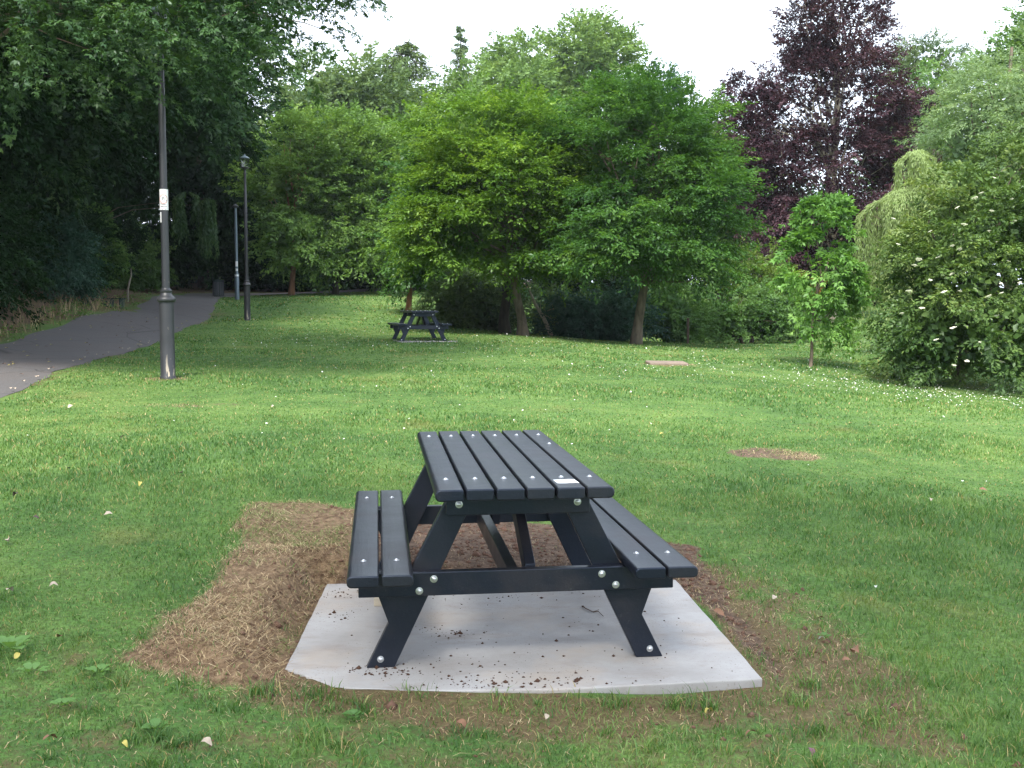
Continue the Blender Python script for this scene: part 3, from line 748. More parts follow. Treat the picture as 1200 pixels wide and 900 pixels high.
# ------------------------------------------------------------------ lamp posts
M['glass'] = None
def glass():
    m, nt, out = nodes('clear_lantern_glass'); a = N(nt, 'ShaderNodeBsdfTransparent'); b = N(nt, 'ShaderNodeBsdfGlossy'); b.inputs['Roughness'].default_value = .05
    mx = N(nt, 'ShaderNodeMixShader'); mx.inputs[0].default_value = .15; L(nt, a.outputs[0], mx.inputs[1]); L(nt, b.outputs[0], mx.inputs[2]); L(nt, mx.outputs[0], out.inputs[0]); return m
M['glass'] = glass(); M['bluesteel'] = plain('blue_grey_steel', (.13, .17, .20), .4, .3, .15)
def lamp(X, Yd, label):
    z = gz(X, Yd); root = empty('lamp_post', (X, Yd, z)); tag(root, label, 'lamp post', 'old lamp posts beside the path')
    mb = MB(); mb.lathe([(.118, -.08), (.118, .03), (.108, .05), (.106, .55), (.104, 1.12)], 12); mb.build('base', M['post'], root, True)
    mb = MB(); mb.lathe([(.104, 1.12), (.128, 1.135), (.138, 1.16), (.128, 1.19), (.105, 1.205), (.085, 1.24), (.078, 1.26), (.088, 1.275), (.088, 1.295), (.066, 1.31), (.060, 1.33)], 24); mb.build('collar', M['post'], root, True)
    mb = MB(); mb.lathe([(.058, 1.31), (.055, 2.2), (.047, 4.2), (.043, 4.21), (.043, 4.75), (.050, 4.78), (.050, 4.80), (.036, 4.82), (.034, 4.92)], 20); mb.build('shaft', M['post'], root, True)
    mb = MB(); mb.lathe([(.03, 4.9), (.06, 4.93), (.14, 4.97), (.15, 4.985), (.13, 5.0), (.02, 5.01)], 24)
    for k in range(4): a = k*math.pi/2; mb.tube([(.10*math.cos(a), .10*math.sin(a), 4.99), (.13*math.cos(a), .13*math.sin(a), 5.27)], [.006, .006], 6)
    ln = mb.build('lantern', M['post'], root, True)
    mb = MB(); mb.lathe([(.10, 5.0), (.125, 5.26)], 20); g_ = mb.build('glass', M['glass'], ln, True)
    mb = MB(); mb.lathe([(.16, 5.27), (.165, 5.285), (.11, 5.33), (.04, 5.36), (.02, 5.40), (.003, 5.41)], 24); mb.build('cap', M['bluesteel'], ln, True)
    return root
def wrap(name, r_, z0, z1, a0, a1, mat, parent, n=10, label=None, rot=0):
    mb = MB(); V = []
    for i in range(n+1):
        a = R(a0+(a1-a0)*i/n); V += [(r_*math.cos(a), r_*math.sin(a), z0), (r_*math.cos(a), r_*math.sin(a), z1)]
    mb.add(V, [(2*i, 2*i+2, 2*i+3, 2*i+1) for i in range(n)])
    o = mb.build(name, mat, parent, True)
    if label: tag(o, label)
    return o
l1x = ray(197, 443, 16)[0]
l1 = lamp(l1x, 16, 'nearest tall black lamp post, with peeling paint and a white notice strapped to it')
fac = math.degrees(math.atan2(-16, -l1x))   # towards the viewer side of the lawn
M['pink'] = plain('faded_red_print', (.60, .33, .30), .7, 0, .1); M['ink'] = plain('dark_print', (.07, .07, .09), .7, 0, .1)
nt_ = wrap('notice', .0605, 2.46, 2.76, fac-88, fac+88, M['paper'], l1, 20, 'white notice with a faded red ring and dark print')
mb = MB()
ZC, AC = 2.615, fac-8
for i in range(24):       # red ring
    a0, a1 = 2*math.pi*i/24, 2*math.pi*(i+1)/24
    def pt(a, q): th_ = R(AC+q*62*math.cos(a)); return (.0612*math.cos(th_), .0612*math.sin(th_), ZC+q*.068*math.sin(a))
    mb.add([pt(a0, .82), pt(a1, .82), pt(a1, 1), pt(a0, 1)], [(0, 1, 2, 3)])
mb.build('red_ring', M['pink'], nt_)
mb = MB()
def mark(z0, z1, a0, a1):
    mb = MB()
    for i in range(3):
        p0, p1 = R(fac+a0+(a1-a0)*i/3), R(fac+a0+(a1-a0)*(i+1)/3)
        mb.add([(.0614*math.cos(p0), .0614*math.sin(p0), z0), (.0614*math.cos(p1), .0614*math.sin(p1), z0), (.0614*math.cos(p1), .0614*math.sin(p1), z1), (.0614*math.cos(p0), .0614*math.sin(p0), z1)], [(0, 1, 2, 3)])
    mb.build('printed_line', M['ink'], nt_)
for mk in ((2.595, 2.638, -26, -18), (2.628, 2.640, -26, 2), (2.59, 2.636, -2, 5), (2.592, 2.602, 30, 44), (2.54, 2.552, -50, -34), (2.535, 2.545, -30, 20), (2.505, 2.515, -46, -10), (2.503, 2.515, -6, 6), (2.505, 2.513, 14, 34), (2.468, 2.476, -30, -18), (2.468, 2.476, 10, 24)): mark(*mk)
wrap('pale_strip', .0600, 2.28, 2.43, fac-72, fac-42, M['paper'], l1, 5, 'narrow pale strip of tape')
l2x = ray(290, 375, 36)[0]
lamp(l2x, 36, 'middle black lamp post with its lantern showing, beyond the nearest one')
X3 = ray(278, 351, 48)[0]; z3 = gz(X3, 48)
p3 = empty('lamp_post', (X3, 48, z3)); tag(p3, 'slim grey post with small white stickers, near the litter bin', 'lamp post')
mb = MB(); mb.lathe([(.10, -.1), (.10, 1.1), (.075, 1.14), (.065, 1.2), (.06, 3.6), (.05, 4.0)], 16); mb.build('shaft', M['bluesteel'], p3, True)
mb = MB(); mb.lathe([(.05, 4.0), (.13, 4.04), (.14, 4.07), (.09, 4.13), (.01, 4.17)], 16); mb.build('lantern', M['post'], p3, True)
f3 = math.degrees(math.atan2(-48, -X3))
for (a, b) in ((1.45, 1.68), (1.02+.0, 1.10), (.70+.55, 1.36)): wrap('sticker', .106 if a < 1.1 else .068, a, b, f3-50, f3+50, M['paper'], p3, 8)
X4 = ray(438, 338, 65)[0]; z4 = gz(X4, 65)
p4 = empty('lamp_post', (X4, 65, z4)); tag(p4, 'far dark lamp post in the shade under the oaks', 'lamp post')
mb = MB(); mb.lathe([(.10, -.1), (.10, 1.2), (.06, 1.25), (.05, 4.6)], 12); mb.build('shaft', M['green_paint'], p4, True)
mb = MB(); mb.lathe([(.05, 4.6), (.15, 4.64), (.16, 4.68), (.02, 4.8)], 12); mb.build('lantern', M['green_paint'], p4, True)

# litter bin
X, Yd = ray(256, 348, 52)[0], 52; z = gz(X, Yd)
mb = MB(); mb.box((X+.15, Yd-.1, z-.02), (1.4, 1.1, .10)); tag(mb.build('concrete_pad', M['slab'], bevel=.01), 'small pale concrete pad under the litter bin by the path', 'slab')
root = empty('litter_bin', (X, Yd, z+.031)); tag(root, 'grey slatted litter bin standing on the small pad beside the path', 'litter bin')
mb = MB(); mb.lathe([(.225, 0), (.235, .03), (.235, .70), (.225, .72)], 8); mb.build('liner', M['green_paint'], root)
for k in range(14):
    a = 2*math.pi*k/14; mb = MB(); mb.box((0, 0, 0), (.022, .085, .66)); o = mb.build('slat', M['bin'], root, bevel=.004); o.location = (.255*math.cos(a), .255*math.sin(a), .37); o.rotation_euler = (0, 0, a)
mb = MB(); mb.lathe([(.27, .72), (.285, .73), (.285, .765), (.24, .79), (.13, .80), (.12, .79)], 16); mb.build('lid', M['green_paint'], root, True)

# low bench at the path edge
X, Yd = ray(135, 356, 38.5)[0], 38.5; z = gz(X, Yd)
root = empty('low_bench', (X, Yd, z), R(-12)); tag(root, 'low dark green bench half hidden by the hedge beside the path', 'bench')
for k in range(3): mb = MB(); mb.box((.06, -.12+.12*k, .34), (.55, .10, .035)); mb.build('seat_slat', M['green_paint'], root, bevel=.005)
for sx in (-.16, .26): mb = MB(); mb.box((sx, 0, .13), (.05, .30, .385)); mb.build('leg', M['green_paint'], root, bevel=.005)

# old slab edge, post, dead wood
X, Yd = ray(782, 428, 21.6)[0], 21.7; z = gz(X, Yd)
r = np.random.RandomState(12); mb = MB(); mb.box((0, 0, 0), (.78, .5, .10))
o = mb.build('old_slab', plain('soil_covered_slab', (.21, .165, .135), .9, 0, .5, 9, .1), bevel=.02); o.location = (X, Yd, z+.0); o.rotation_euler = (R(2), R(1), R(4)); tag(o, 'old brown slab edge breaking through the lawn between table and sapling', 'slab')
X, Yd = ray(806, 404, 34)[0], 34
mb = MB(); z = gz(X, Yd); mb.box((0, 0, .36), (.07, .07, .86)); mb.box((0, 0, .80), (.085, .085, .03)); o = mb.build('fence_post', M['twig'], bevel=.006); o.location = (X, Yd, z); tag(o, 'thin dark post standing in front of the light green hedge', 'post')
d = 34.6; P0 = np.array(ray(645, 391, d)); P1 = np.array(ray(620, 340, d+.6)); P1[1] = d+.6
root = empty('dead_trunk', tuple(P0)); tag(root, 'bleached dead trunk leaning against the brown hornbeam trunk', 'dead trunk')
v = P1-P0; mb = MB(); mb.tube([(-v*.04), v*.3+np.array([.03, 0, 0]), v*.7+np.array([-.02, 0, 0]), v], [.075, .065, .05, .03], 8); mb.build('trunk', M['deadwood'], root, True)
r = np.random.RandomState(14)
for k in range(16):
    s = v*r.uniform(.05, .9) if k < 6 else np.array([r.uniform(-.2, 1.2), r.uniform(0, .8), r.uniform(.0, .8)])
    dv = np.array([r.uniform(-.3, 1.1), r.uniform(-.3, .3), r.uniform(-.25, .7)])
    mb = MB(); mb.tube([s, s+dv*.5+r.normal(size=3)*.05, s+dv], [.018, .013, .005], 5); mb.build('branch', M['deadwood'], root, True)
d = 41.5; P0 = np.array(ray(149, 334, d)); mb = MB()
mb.tube([(0, 0, -.9), (.02, 0, -.2), (.10, 0, .15), (.17, .0, .38), (.16, 0, .62)], [.045, .04, .035, .03, .02], 7)
o = mb.build('bare_stem', M['bark_pale'], smooth=True); o.location = tuple(P0); tag(o, 'crooked pale bare stem standing in the dark hedge left of the path', 'stem')

# ------------------------------------------------------------------ weeds and fallen leaves
def leaf_solid(L_, W_, curl, mat, name, seed):
    r = random.Random(seed); n = 7; V = []; Fs = []
    for i in range(n):
        t = i/(n-1); w_ = W_*math.sin(math.pi*min(1, t*.96+.03))**.7*(1+.15*r.uniform(-1, 1))
        z_ = curl*math.sin(t*math.pi)*L_+.002; y_ = (t-.5)*L_
        V += [(-w_/2, y_, z_+.25*curl*w_+r.uniform(0, .003)), (0, y_, z_), (w_/2, y_, z_+.35*curl*w_+r.uniform(0, .004))]
    for i in range(n-1):
        for j in range(2): a = 3*i+j; Fs.append((a, a+1, a+4, a+3))
    return V, Fs
LC = {'pale': plain('dry_leaf_pale', (.38, .31, .24), .8, 0, .3), 'brown': plain('dry_leaf_brown', (.20, .10, .055), .8, 0, .35), 'yellow': plain('dry_leaf_yellow', (.40, .34, .08), .7, 0, .2), 'dark': plain('dry_leaf_dark', (.06, .04, .035), .8, 0, .3), 'white': plain('white_petal_scrap', (.75, .75, .72), .8, 0, .1), 'purple': plain('dry_leaf_purple', (.16, .06, .09), .8, 0, .3)}
TXT = {'pale': 'small pale dry leaf lying on the grass', 'brown': 'small brown dry leaf lying on the grass', 'yellow': 'small yellow fallen leaf lying on the grass', 'dark': 'small dark shrivelled leaf on the left lawn', 'white': 'tiny white scrap lying on the right of the lawn', 'purple': 'small purplish fallen leaf at the bottom edge of the lawn'}
lv = [(12, 699, 'pale', .06), (63, 693, 'pale', .05), (70, 753, 'brown', .05), (59, 878, 'brown', .06), (242, 882, 'pale', .05), (20, 777, 'yellow', .045), (393, 818, 'yellow', .04), (147, 883, 'yellow', .035), (907, 707, 'pale', .05), (962, 732, 'brown', .05),
      (1004, 773, 'brown', .07), (991, 782, 'brown', .05), (963, 755, 'white', .035), (1027, 695, 'white', .03), (1152, 578, 'brown', .10), (949, 892, 'purple', .045), (831, 845, 'yellow', .045), (842, 725, 'brown', .07), (83, 480, 'pale', .14), (145, 517, 'pale', .10),
      (213, 558, 'pale', .08), (127, 608, 'pale', .08), (18, 585, 'dark', .07), (80, 553, 'dark', .06), (42, 612, 'dark', .06), (163, 572, 'yellow', .08), (230, 400, 'yellow', .12), (815, 778, 'pale', .035), (1090, 590, 'pale', .06), (700, 610, 'pale', .04), (10, 640, 'pale', .06),
      (320, 480, 'pale', .08), (455, 495, 'pale', .06), (350, 500, 'yellow', .07), (775, 512, 'yellow', .07), (730, 600, 'pale', .05), (600, 868, 'brown', .04), (540, 858, 'brown', .05), (640, 848, 'pale', .04), (880, 870, 'brown', .05)]
for i, (px, py, c_, s_) in enumerate(lv):
    x, y, z = hit(px, py); s_ *= .62 if y > 6 else .8; V, Fs = leaf_solid(s_, s_*.62, [.25, .4, .15][i % 3], LC[c_], 'fallen_leaf', i)
    o = mesh_obj('fallen_leaf', V, Fs, LC[c_], smooth=True, loc=(x, y, z+.022)); o.rotation_euler = (R(12*((i*7) % 5-2)), R(9*((i*5) % 5-2)), i*1.9)
    tag(o, TXT[c_], 'leaf', 'fallen %s leaves on the lawn' % c_)
rp = random.Random(3)
V, Fs = leaf_solid(.065, .04, .2, LC['pale'], 'x', 99); me = None
for i in range(130):
    y = 13.4+rp.uniform(0, 1)**1.5*22; l_, r_ = pathx(y); q_ = rp.uniform(0, 1); q_ = q_ if i % 3 else (1-.12*q_ if i % 2 else .12*q_); x = l_+(r_-l_)*q_; c_ = ['pale', 'yellow', 'brown'][i % 3]
    o = mesh_obj('fallen_leaf', V, Fs, LC[c_], smooth=True, loc=(x, y, gz(x, y)+.05)); o.rotation_euler = (0, 0, i*2.1)
    tag(o, 'small %s fallen leaf lying on the tarmac path' % ('pale' if c_ == 'pale' else c_), 'leaf', '%s fallen leaves on the path' % c_)
M['weed'] = leafmat('weed_leaves', (.06, .14, .04), (.13, .25, .07), (.18, .31, .10)); 
def weed(px, py, n, ln, wd, lab, seed, up=.5):
    x, y, z = hit(px, py); r = np.random.RandomState(seed); root = empty('weed_plant', (x, y, z)); tag(root, lab, 'weed', 'broad-leaved weeds in the lawn')
    V = []; Fs = []
    for k in range(n):
        lv_, lf_ = leaf_solid(ln*.5*r.uniform(.7, 1.2), wd*.8*r.uniform(.8, 1.2), .12, None, '', k); a = 2*math.pi*k/n+r.uniform(-.3, .3); e = up*r.uniform(.4, 1.2); b = len(V)
        for (p, q, s) in lv_:
            q = q+ln*.5; yy = q*math.cos(e)-s*math.sin(e); zz_ = q*math.sin(e)*math.exp(-q*2)+s*math.cos(e)+.01
            V.append((p*math.cos(a)-yy*math.sin(a), p*math.sin(a)+yy*math.cos(a), zz_))
        Fs += [tuple(i+b for i in f_) for f_ in lf_]
    mesh_obj('leaf_rosette', V, Fs, M['weed'], root, True, rnd=np.full(len(Fs), .6))
weed(14, 768, 9, .13, .055, 'largest broad-leaved weed at the left edge of the lawn', 1, .8)
weed(38, 795, 6, .09, .045, 'broad-leaved weed just right of the largest one at the left edge', 2, .6)
weed(413, 846, 10, .055, .032, 'small round-leaved weed in the worn grass before the slab', 3)
weed(182, 862, 7, .07, .045, 'pale broad-leaved weed low on the left foreground', 4)
weed(966, 752, 6, .05, .028, 'tiny weed right of the slab corner', 5)
weed(75, 832, 6, .07, .04, 'flat weed between bare spots in the left foreground', 6, .4)
weed(115, 795, 7, .08, .035, 'leafy weed in the left foreground grass above the bare spot', 7, .5)
# daisies and clover heads
r = np.random.RandomState(77); xs, ys_ = [], []
for (px, py, d, n, sx, sy) in ((400, 365, 38, 260, 3.5, 5), (350, 385, 31, 200, 3, 4), (260, 400, 25, 120, 2.5, 3), (1090, 462, 18.5, 420, 1.7, 1.3), (1010, 440, 20.5, 260, 1.5, 1.5), (1140, 480, 16, 140, 1.2, 1.4), (960, 435, 21, 120, 1.6, 1.3), (880, 440, 20, 170, 1.6, 1.0), (740, 440, 20, 160, 2, 1.5), (560, 405, 27, 260, 3, 2.5), (700, 412, 26, 200, 3, 2),
                                (1000, 412, 28, 150, 2, 3), (480, 430, 19, 90, 2.5, 2.5), (330, 440, 16, 60, 2, 2), (1080, 590, 8, 24, 1.3, 1.3), (250, 520, 10.5, 26, 1.5, 1.5), (600, 470, 13, 60, 3, 2), (430, 400, 27, 160, 2, 2.5)):
    p = ray(px, py, d); n = int(n*(.75 if px > 1000 else .34)); xs += list(p[0]+r.normal(size=n)*sx); ys_ += list(d+r.normal(size=n)*sy)
xs, ys_ = np.array(xs), np.array(ys_); l_, r__ = pathx(ys_); tf, so, th, ds = masks(xs, ys_)
k = (xs > r__+.3) & (ys_ > 8.5) & (so < .3) & (ds < -.3); xs, ys_ = xs[k], ys_[k]; n = len(xs); zs = ground_z(xs, ys_)+r.uniform(.03, .055, n)
rad = r.uniform(.006, .013, n)*np.where(ys_ > 24, 1.25, 1.)
ang = np.arange(6)*math.pi/3
tl = r.normal(size=(n, 2))*.35
V = np.stack([xs[:, None]+rad[:, None]*np.cos(ang), ys_[:, None]+rad[:, None]*np.sin(ang), zs[:, None]+rad[:, None]*(np.cos(ang)*tl[:, :1]+np.sin(ang)*tl[:, 1:])], -1)
cv = np.stack([xs, ys_, zs+rad*.5], -1)[:, None]
V = np.concatenate([V, cv], 1).reshape(-1, 3); tri = np.array([[i, (i+1) % 6, 6] for i in range(6)])
Fq = ((np.arange(n)*7)[:, None, None]+tri[None]).reshape(-1, 3)
M['daisy'] = plain('white_daisy', (.70, .70, .64), .8, 0, .08)
tag(mesh_obj('daisies', V, Fq, M['daisy']), 'tiny white daisies and clover heads sprinkled over the far lawn', 'flowers', kind='stuff')
# dry stalks on the left bank
xs = r.uniform(-14, -9.5, 1900); ys_ = r.uniform(19, 38, 1900); l_, r__ = pathx(ys_); k = (l_-xs > .05) & (l_-xs < .8); xs, ys_ = xs[k], ys_[k]
tag(blades(xs, ys_, r.uniform(.15, .6, len(xs)), r.uniform(.008, .018, len(xs)), r.uniform(.1, .8, len(xs)), np.clip(r.uniform(.3, 1, len(xs)), 0, 1), 'bank_grass', M['straw']), 'dry pale grass stalks on the bank left of the path', 'dry grass', kind='stuff')
n = 5200; xs = r.uniform(-16, -8.5, n); ys_ = r.uniform(15, 44, n); l_, r__ = pathx(ys_); dd_ = l_-xs; k = (dd_ > -.05) & (dd_ < .9) & (wob(xs, ys_, 0, 4) > -.3); xs, ys_ = xs[k], ys_[k]; n = len(xs)
f_ = Foliage(); m = n*5; kk = np.repeat(np.arange(n), 5)
P = np.stack([xs, ys_, ground_z(xs, ys_)+r.uniform(0, .22, n)], -1)[kk]+r.normal(size=(m, 3))*np.array([.07, .07, .04])
f_.add(P, rdir(r, m)*np.array([1, 1, .4]), norm(np.array([0, 0, 1])+r.normal(size=(m, 3))*.5), r.uniform(.05, .11, m), r.uniform(.2, .9, m), .6)
tag(f_.build('ivy', LM['hedge'], None), 'low green ivy and nettles along the left edge of the path', 'ground cover', kind='stuff')
def lobe(px0, px1, py0, py1, d, X0, Z0, depth=None, dy=0., Y0=None):
    """ellipsoid (relative to a trunk foot) whose real size follows from its distance"""
    Y0 = d if Y0 is None else Y0
    a = ray(px0, py1, d); b = ray(px1, py0, d)
    cx, cz = (a[0]+b[0])/2, (a[2]+b[2])/2; rx, rz = (b[0]-a[0])/2, (b[2]-a[2])/2
    return (cx-X0, d-Y0+dy, cz-Z0, rx, depth or rx*.9, rz)
def foot(px, d):
    X = ray(px, 400, d)[0]; return X, d, gz(X, d)

# hornbeams in the middle
X, Yd, Z0 = foot(613, 32)
tree('hornbeam_tree', 'broad bright yellow-green hornbeam with a brown trunk, left of the darker hornbeam on the lawn', 'tree', X, Yd,
     [lobe(482, 622, 222, 326, 32, X, Z0, 2.3), lobe(530, 680, 158, 285, 32, X, Z0, 2.6), lobe(590, 700, 235, 335, 31, X, Z0, 2.2), lobe(500, 640, 130, 215, 33, X, Z0, 2.2), lobe(494, 580, 182, 296, 31.5, X, Z0, 1.8)],
     150, .5, 16, 42, .115, LM['hornbeam'], M['bark'], .145, 21, nb=40, flat=.28, droop=.2, srad=.46, up=1.3, jit=.36, core=2600, trunk_top=(-.6, 0, 5.2), kink=.1, start=.28)
X, Yd, Z0 = foot(592, 33.5)
tree('hornbeam_tree', 'dark-trunked hornbeam standing just behind the bright yellow-green one', 'tree', X, Yd,
     [lobe(480, 680, 150, 330, 34.5, X, Z0, 2.2, Y0=33.5), lobe(560, 700, 130, 250, 35, X, Z0, 2.2, Y0=33.5)],
     70, .6, 14, 36, .14, LM['hornbeam2'], M['bark_dark'], .165, 22, nb=24, flat=.45, droop=.25, srad=.45, up=.9, core=2600, trunk_top=(.2, .5, 5.4), kink=.1, start=.3)
X, Yd, Z0 = foot(745, 30)
tree('hornbeam_tree', 'dark green hornbeam with a pale mottled trunk, tallest of the trees on the lawn', 'tree', X, Yd,
     [lobe(665, 810, 105, 250, 30.5, X, Z0, 2.3, Y0=30), lobe(668, 790, 215, 335, 29.5, X, Z0, 2.3, Y0=30), lobe(750, 860, 182, 312, 30.5, X, Z0, 2.3, Y0=30), lobe(762, 850, 252, 335, 30, X, Z0, 2.0), lobe(700, 790, 98, 180, 31, X, Z0, 1.7, Y0=30), lobe(790, 835, 125, 200, 31, X, Z0, .9, Y0=30)],
     170, .46, 15, 42, .11, LM['hornbeam2'], M['bark'], .145, 23, nb=40, flat=.28, droop=.2, srad=.45, up=1.3, jit=.36, core=2800, trunk_top=(.5, 0, 6.0), kink=.1, start=.27)
X, Yd, Z0 = foot(479, 40)
tree('small_tree', 'small tree with an orange-brown trunk behind the far picnic table', 'tree', X, Yd,
     [lobe(462, 530, 222, 322, 40, X, Z0, 1.5), lobe(465, 510, 290, 340, 39.6, X, Z0, .8, Y0=40)],
     34, .5, 10, 26, .14, LM['hornbeam2'], M['bark_red'], .11, 24, nb=12, flat=.6, droop=.3, srad=.4, core=500)

# oaks at the end of the path
X, Yd, Z0 = foot(342, 52)
tree('oak_tree', 'round mid green oak with an orange-brown trunk beside the far end of the path', 'tree', X, Yd,
     [lobe(310, 385, 238, 318, 51.5, X, Z0, 1.6, Y0=52), lobe(305, 400, 160, 260, 53, X, Z0, 2.2, Y0=52), lobe(325, 415, 140, 215, 53, X, Z0, 2.0, Y0=52)],
     95, .62, 13, 34, .17, LM['oak'], M['bark_red'], .13, 25, nb=16, flat=.75, srad=.5, core=1600, jit=.6)
X, Yd, Z0 = foot(393, 54)
tree('oak_tree', 'mid green oak with a shaded trunk, second from the end of the path', 'tree', X, Yd,
     [lobe(375, 465, 240, 325, 53.5, X, Z0, 1.8, Y0=54), lobe(370, 475, 150, 260, 55, X, Z0, 2.4, Y0=54)],
     90, .65, 13, 34, .17, LM['oak'], M['bark_dark'], .14, 26, nb=14, flat=.75, srad=.5, core=1800, jit=.6)

# tall trees on the slope behind
def far_tree(label, px, d, lobes, seed, mat, n=46, leaf=.3, name='woodland_tree', crad=1.3, zb=None, **kw):
    X, Yd, Z0 = foot(px, d)
    lo = [lobe(*l[:4], d+(l[4] if len(l) > 4 else 0), X, Z0, Y0=d, depth=(l[5] if len(l) > 5 else None)) for l in lobes]
    n = int(n*1.4); a = dict(flat=.6, srad=.8, droop=.12, core=2200, nb=14, jit=.6); a.update(kw)
    per = a.pop('per', 34); ns = a.pop('nspray', 12)
    return tree(name, label, 'tree', X, Yd, lo, n, crad, ns, per, leaf, mat, M['bark_dark'], .35, seed, group='trees on the slope behind the lawn', **a)
far_tree('tall dull green tree left of the drooping conifer', 395, 70, [(325, 470, 95, 230), (340, 440, 75, 160), (330, 420, 130, 330), (375, 470, 85, 150)], 31, LM['fardull'], n=60)
far_tree('bushy grey-green tree in front of the drooping conifer', 470, 66, [(415, 530, 165, 300), (430, 520, 150, 230)], 32, LM['oak'], n=44)
far_tree('mid green tree between the drooping conifer and the spiky one', 545, 72, [(490, 620, 120, 240), (510, 590, 92, 180), (560, 640, 80, 200), (420, 520, 120, 240)], 33, LM['far'], n=56)
far_tree('tallest round-headed pale green tree behind the hornbeams', 660, 82, [(570, 690, 50, 160), (630, 742, 36, 140), (600, 720, 100, 260)], 34, LM['far'], n=84, leaf=.3, crad=1.25)
far_tree('blue-green tree with a loose pale top at the right of the tallest round tree', 765, 84, [(730, 795, 92, 180), (720, 800, 150, 300)], 35, LM['bluish'], n=44, leaf=.28)
far_tree('light green tree in the gap between hornbeam and copper beech', 850, 52, [(815, 905, 195, 330), (800, 880, 160, 260)], 36, LM['oak'], n=50, leaf=.18, crad=.8, srad=.5)
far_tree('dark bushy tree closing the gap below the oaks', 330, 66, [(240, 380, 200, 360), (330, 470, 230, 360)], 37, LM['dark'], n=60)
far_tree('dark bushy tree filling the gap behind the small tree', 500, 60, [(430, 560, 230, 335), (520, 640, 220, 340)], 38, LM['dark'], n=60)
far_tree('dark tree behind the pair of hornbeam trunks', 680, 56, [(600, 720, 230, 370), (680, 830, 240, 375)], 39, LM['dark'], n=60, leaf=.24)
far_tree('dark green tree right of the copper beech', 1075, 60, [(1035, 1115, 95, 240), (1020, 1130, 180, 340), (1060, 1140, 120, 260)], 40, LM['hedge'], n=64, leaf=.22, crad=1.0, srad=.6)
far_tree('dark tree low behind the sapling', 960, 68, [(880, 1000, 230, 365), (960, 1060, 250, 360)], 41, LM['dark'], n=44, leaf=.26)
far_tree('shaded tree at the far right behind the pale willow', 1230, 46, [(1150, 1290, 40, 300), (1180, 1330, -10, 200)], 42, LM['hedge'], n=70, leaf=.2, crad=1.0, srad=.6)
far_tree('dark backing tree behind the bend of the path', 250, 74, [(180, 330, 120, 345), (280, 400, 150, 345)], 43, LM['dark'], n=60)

# conifers
def conifer(label, name, px, d, py0, py1, halfw, seed, mat, leaf=.3, tiers=16, droop=.5, gaps=0, per=60, bark='bark_dark', wid=.35, power=1.):
    X, Yd, Z0 = foot(px, d); r = np.random.RandomState(seed)
    top = ray(px, py0, d)[2]-Z0; bot = ray(px, py1, d)[2]-Z0
    root = empty(name, (X, Yd, Z0)); tag(root, label, 'tree', 'conifers on the slope behind the lawn')
    mb = MB(); mb.tube([(0, 0, -.2), (0, 0, top*.5), (0, 0, top)], [.3, .16, .02], 8)
    f = Foliage(); W = halfw*d/F
    for i in range(tiers):
        t = (i+.5)/tiers; z = bot+(top-bot)*t; rad = W*(1-t)**power*r.uniform(.75, 1.2)+.12
        for k in range(int(5+6*(1-t))):
            if r.uniform() < gaps: continue
            a = r.uniform(0, 2*math.pi); ln = rad*r.uniform(.6, 1.15); dirv = np.array([math.cos(a), math.sin(a), 0])
            zz = z+r.uniform(-.4, .4)*(top-bot)/tiers
            mb.tube([(0, 0, zz), dirv*ln*.6+np.array([0, 0, zz+.05*ln]), dirv*ln+np.array([0, 0, zz-droop*ln*.3])], [.05, .03, .01], 4, cap=False)
            m = int(per*(.35+ln/W)); u = r.uniform(.1, 1.05, m)
            P = dirv*(ln*u)[:, None]+np.c_[r.normal(size=m)*.16*ln, r.normal(size=m)*.16*ln, zz+.08*ln*u-droop*ln*.45*u**2-np.abs(r.normal(size=m))*.10*ln]
            f.add(P, norm(dirv*.6+r.normal(size=(m, 3))*.5+np.array([0, 0, -.5])), norm(np.array([0, 0, .8])+r.normal(size=(m, 3))*.5), leaf*r.uniform(.6, 1.2, m), np.clip(.3+.4*u+r.normal(size=m)*.15, 0, 1), wid)
    mb.build('trunk', M[bark], root, True); f.build('crown', mat, root)
conifer('drooping conifer with a rounded top rising behind the oaks', 'conifer_tree', 477, 76, 48, 240, 84, 51, LM['conifer'], .36, 17, .8, per=260, power=.5)
conifer('slim spiky conifer with bare gaps, the tallest tip left of the round-headed tree', 'conifer_tree', 541, 84, 30, 200, 60, 52, LM['fardull'], .32, 24, .3, gaps=.2, per=90, power=1.0)
X, Yd, Z0 = foot(1088, 84)
tree('pine_tree', 'flat-topped dark pine on the skyline right of the copper beech', 'tree', X, Yd,
     [lobe(1056, 1126, 52, 78, 84, X, Z0, 1.8), lobe(1070, 1140, 78, 98, 84, X, Z0, 1.8), lobe(1050, 1095, 66, 92, 83, X, Z0, 1.3, Y0=84)],
     44, .75, 9, 34, .26, LM['conifer'], M['bark_dark'], .35, 53, nb=18, flat=.35, droop=.0, srad=.6, core=150, group='conifers on the slope behind the lawn', trunk_top=(0, 0, ray(1088, 62, 84)[2]-Z0), wid=.3, kink=.1, start=.7)

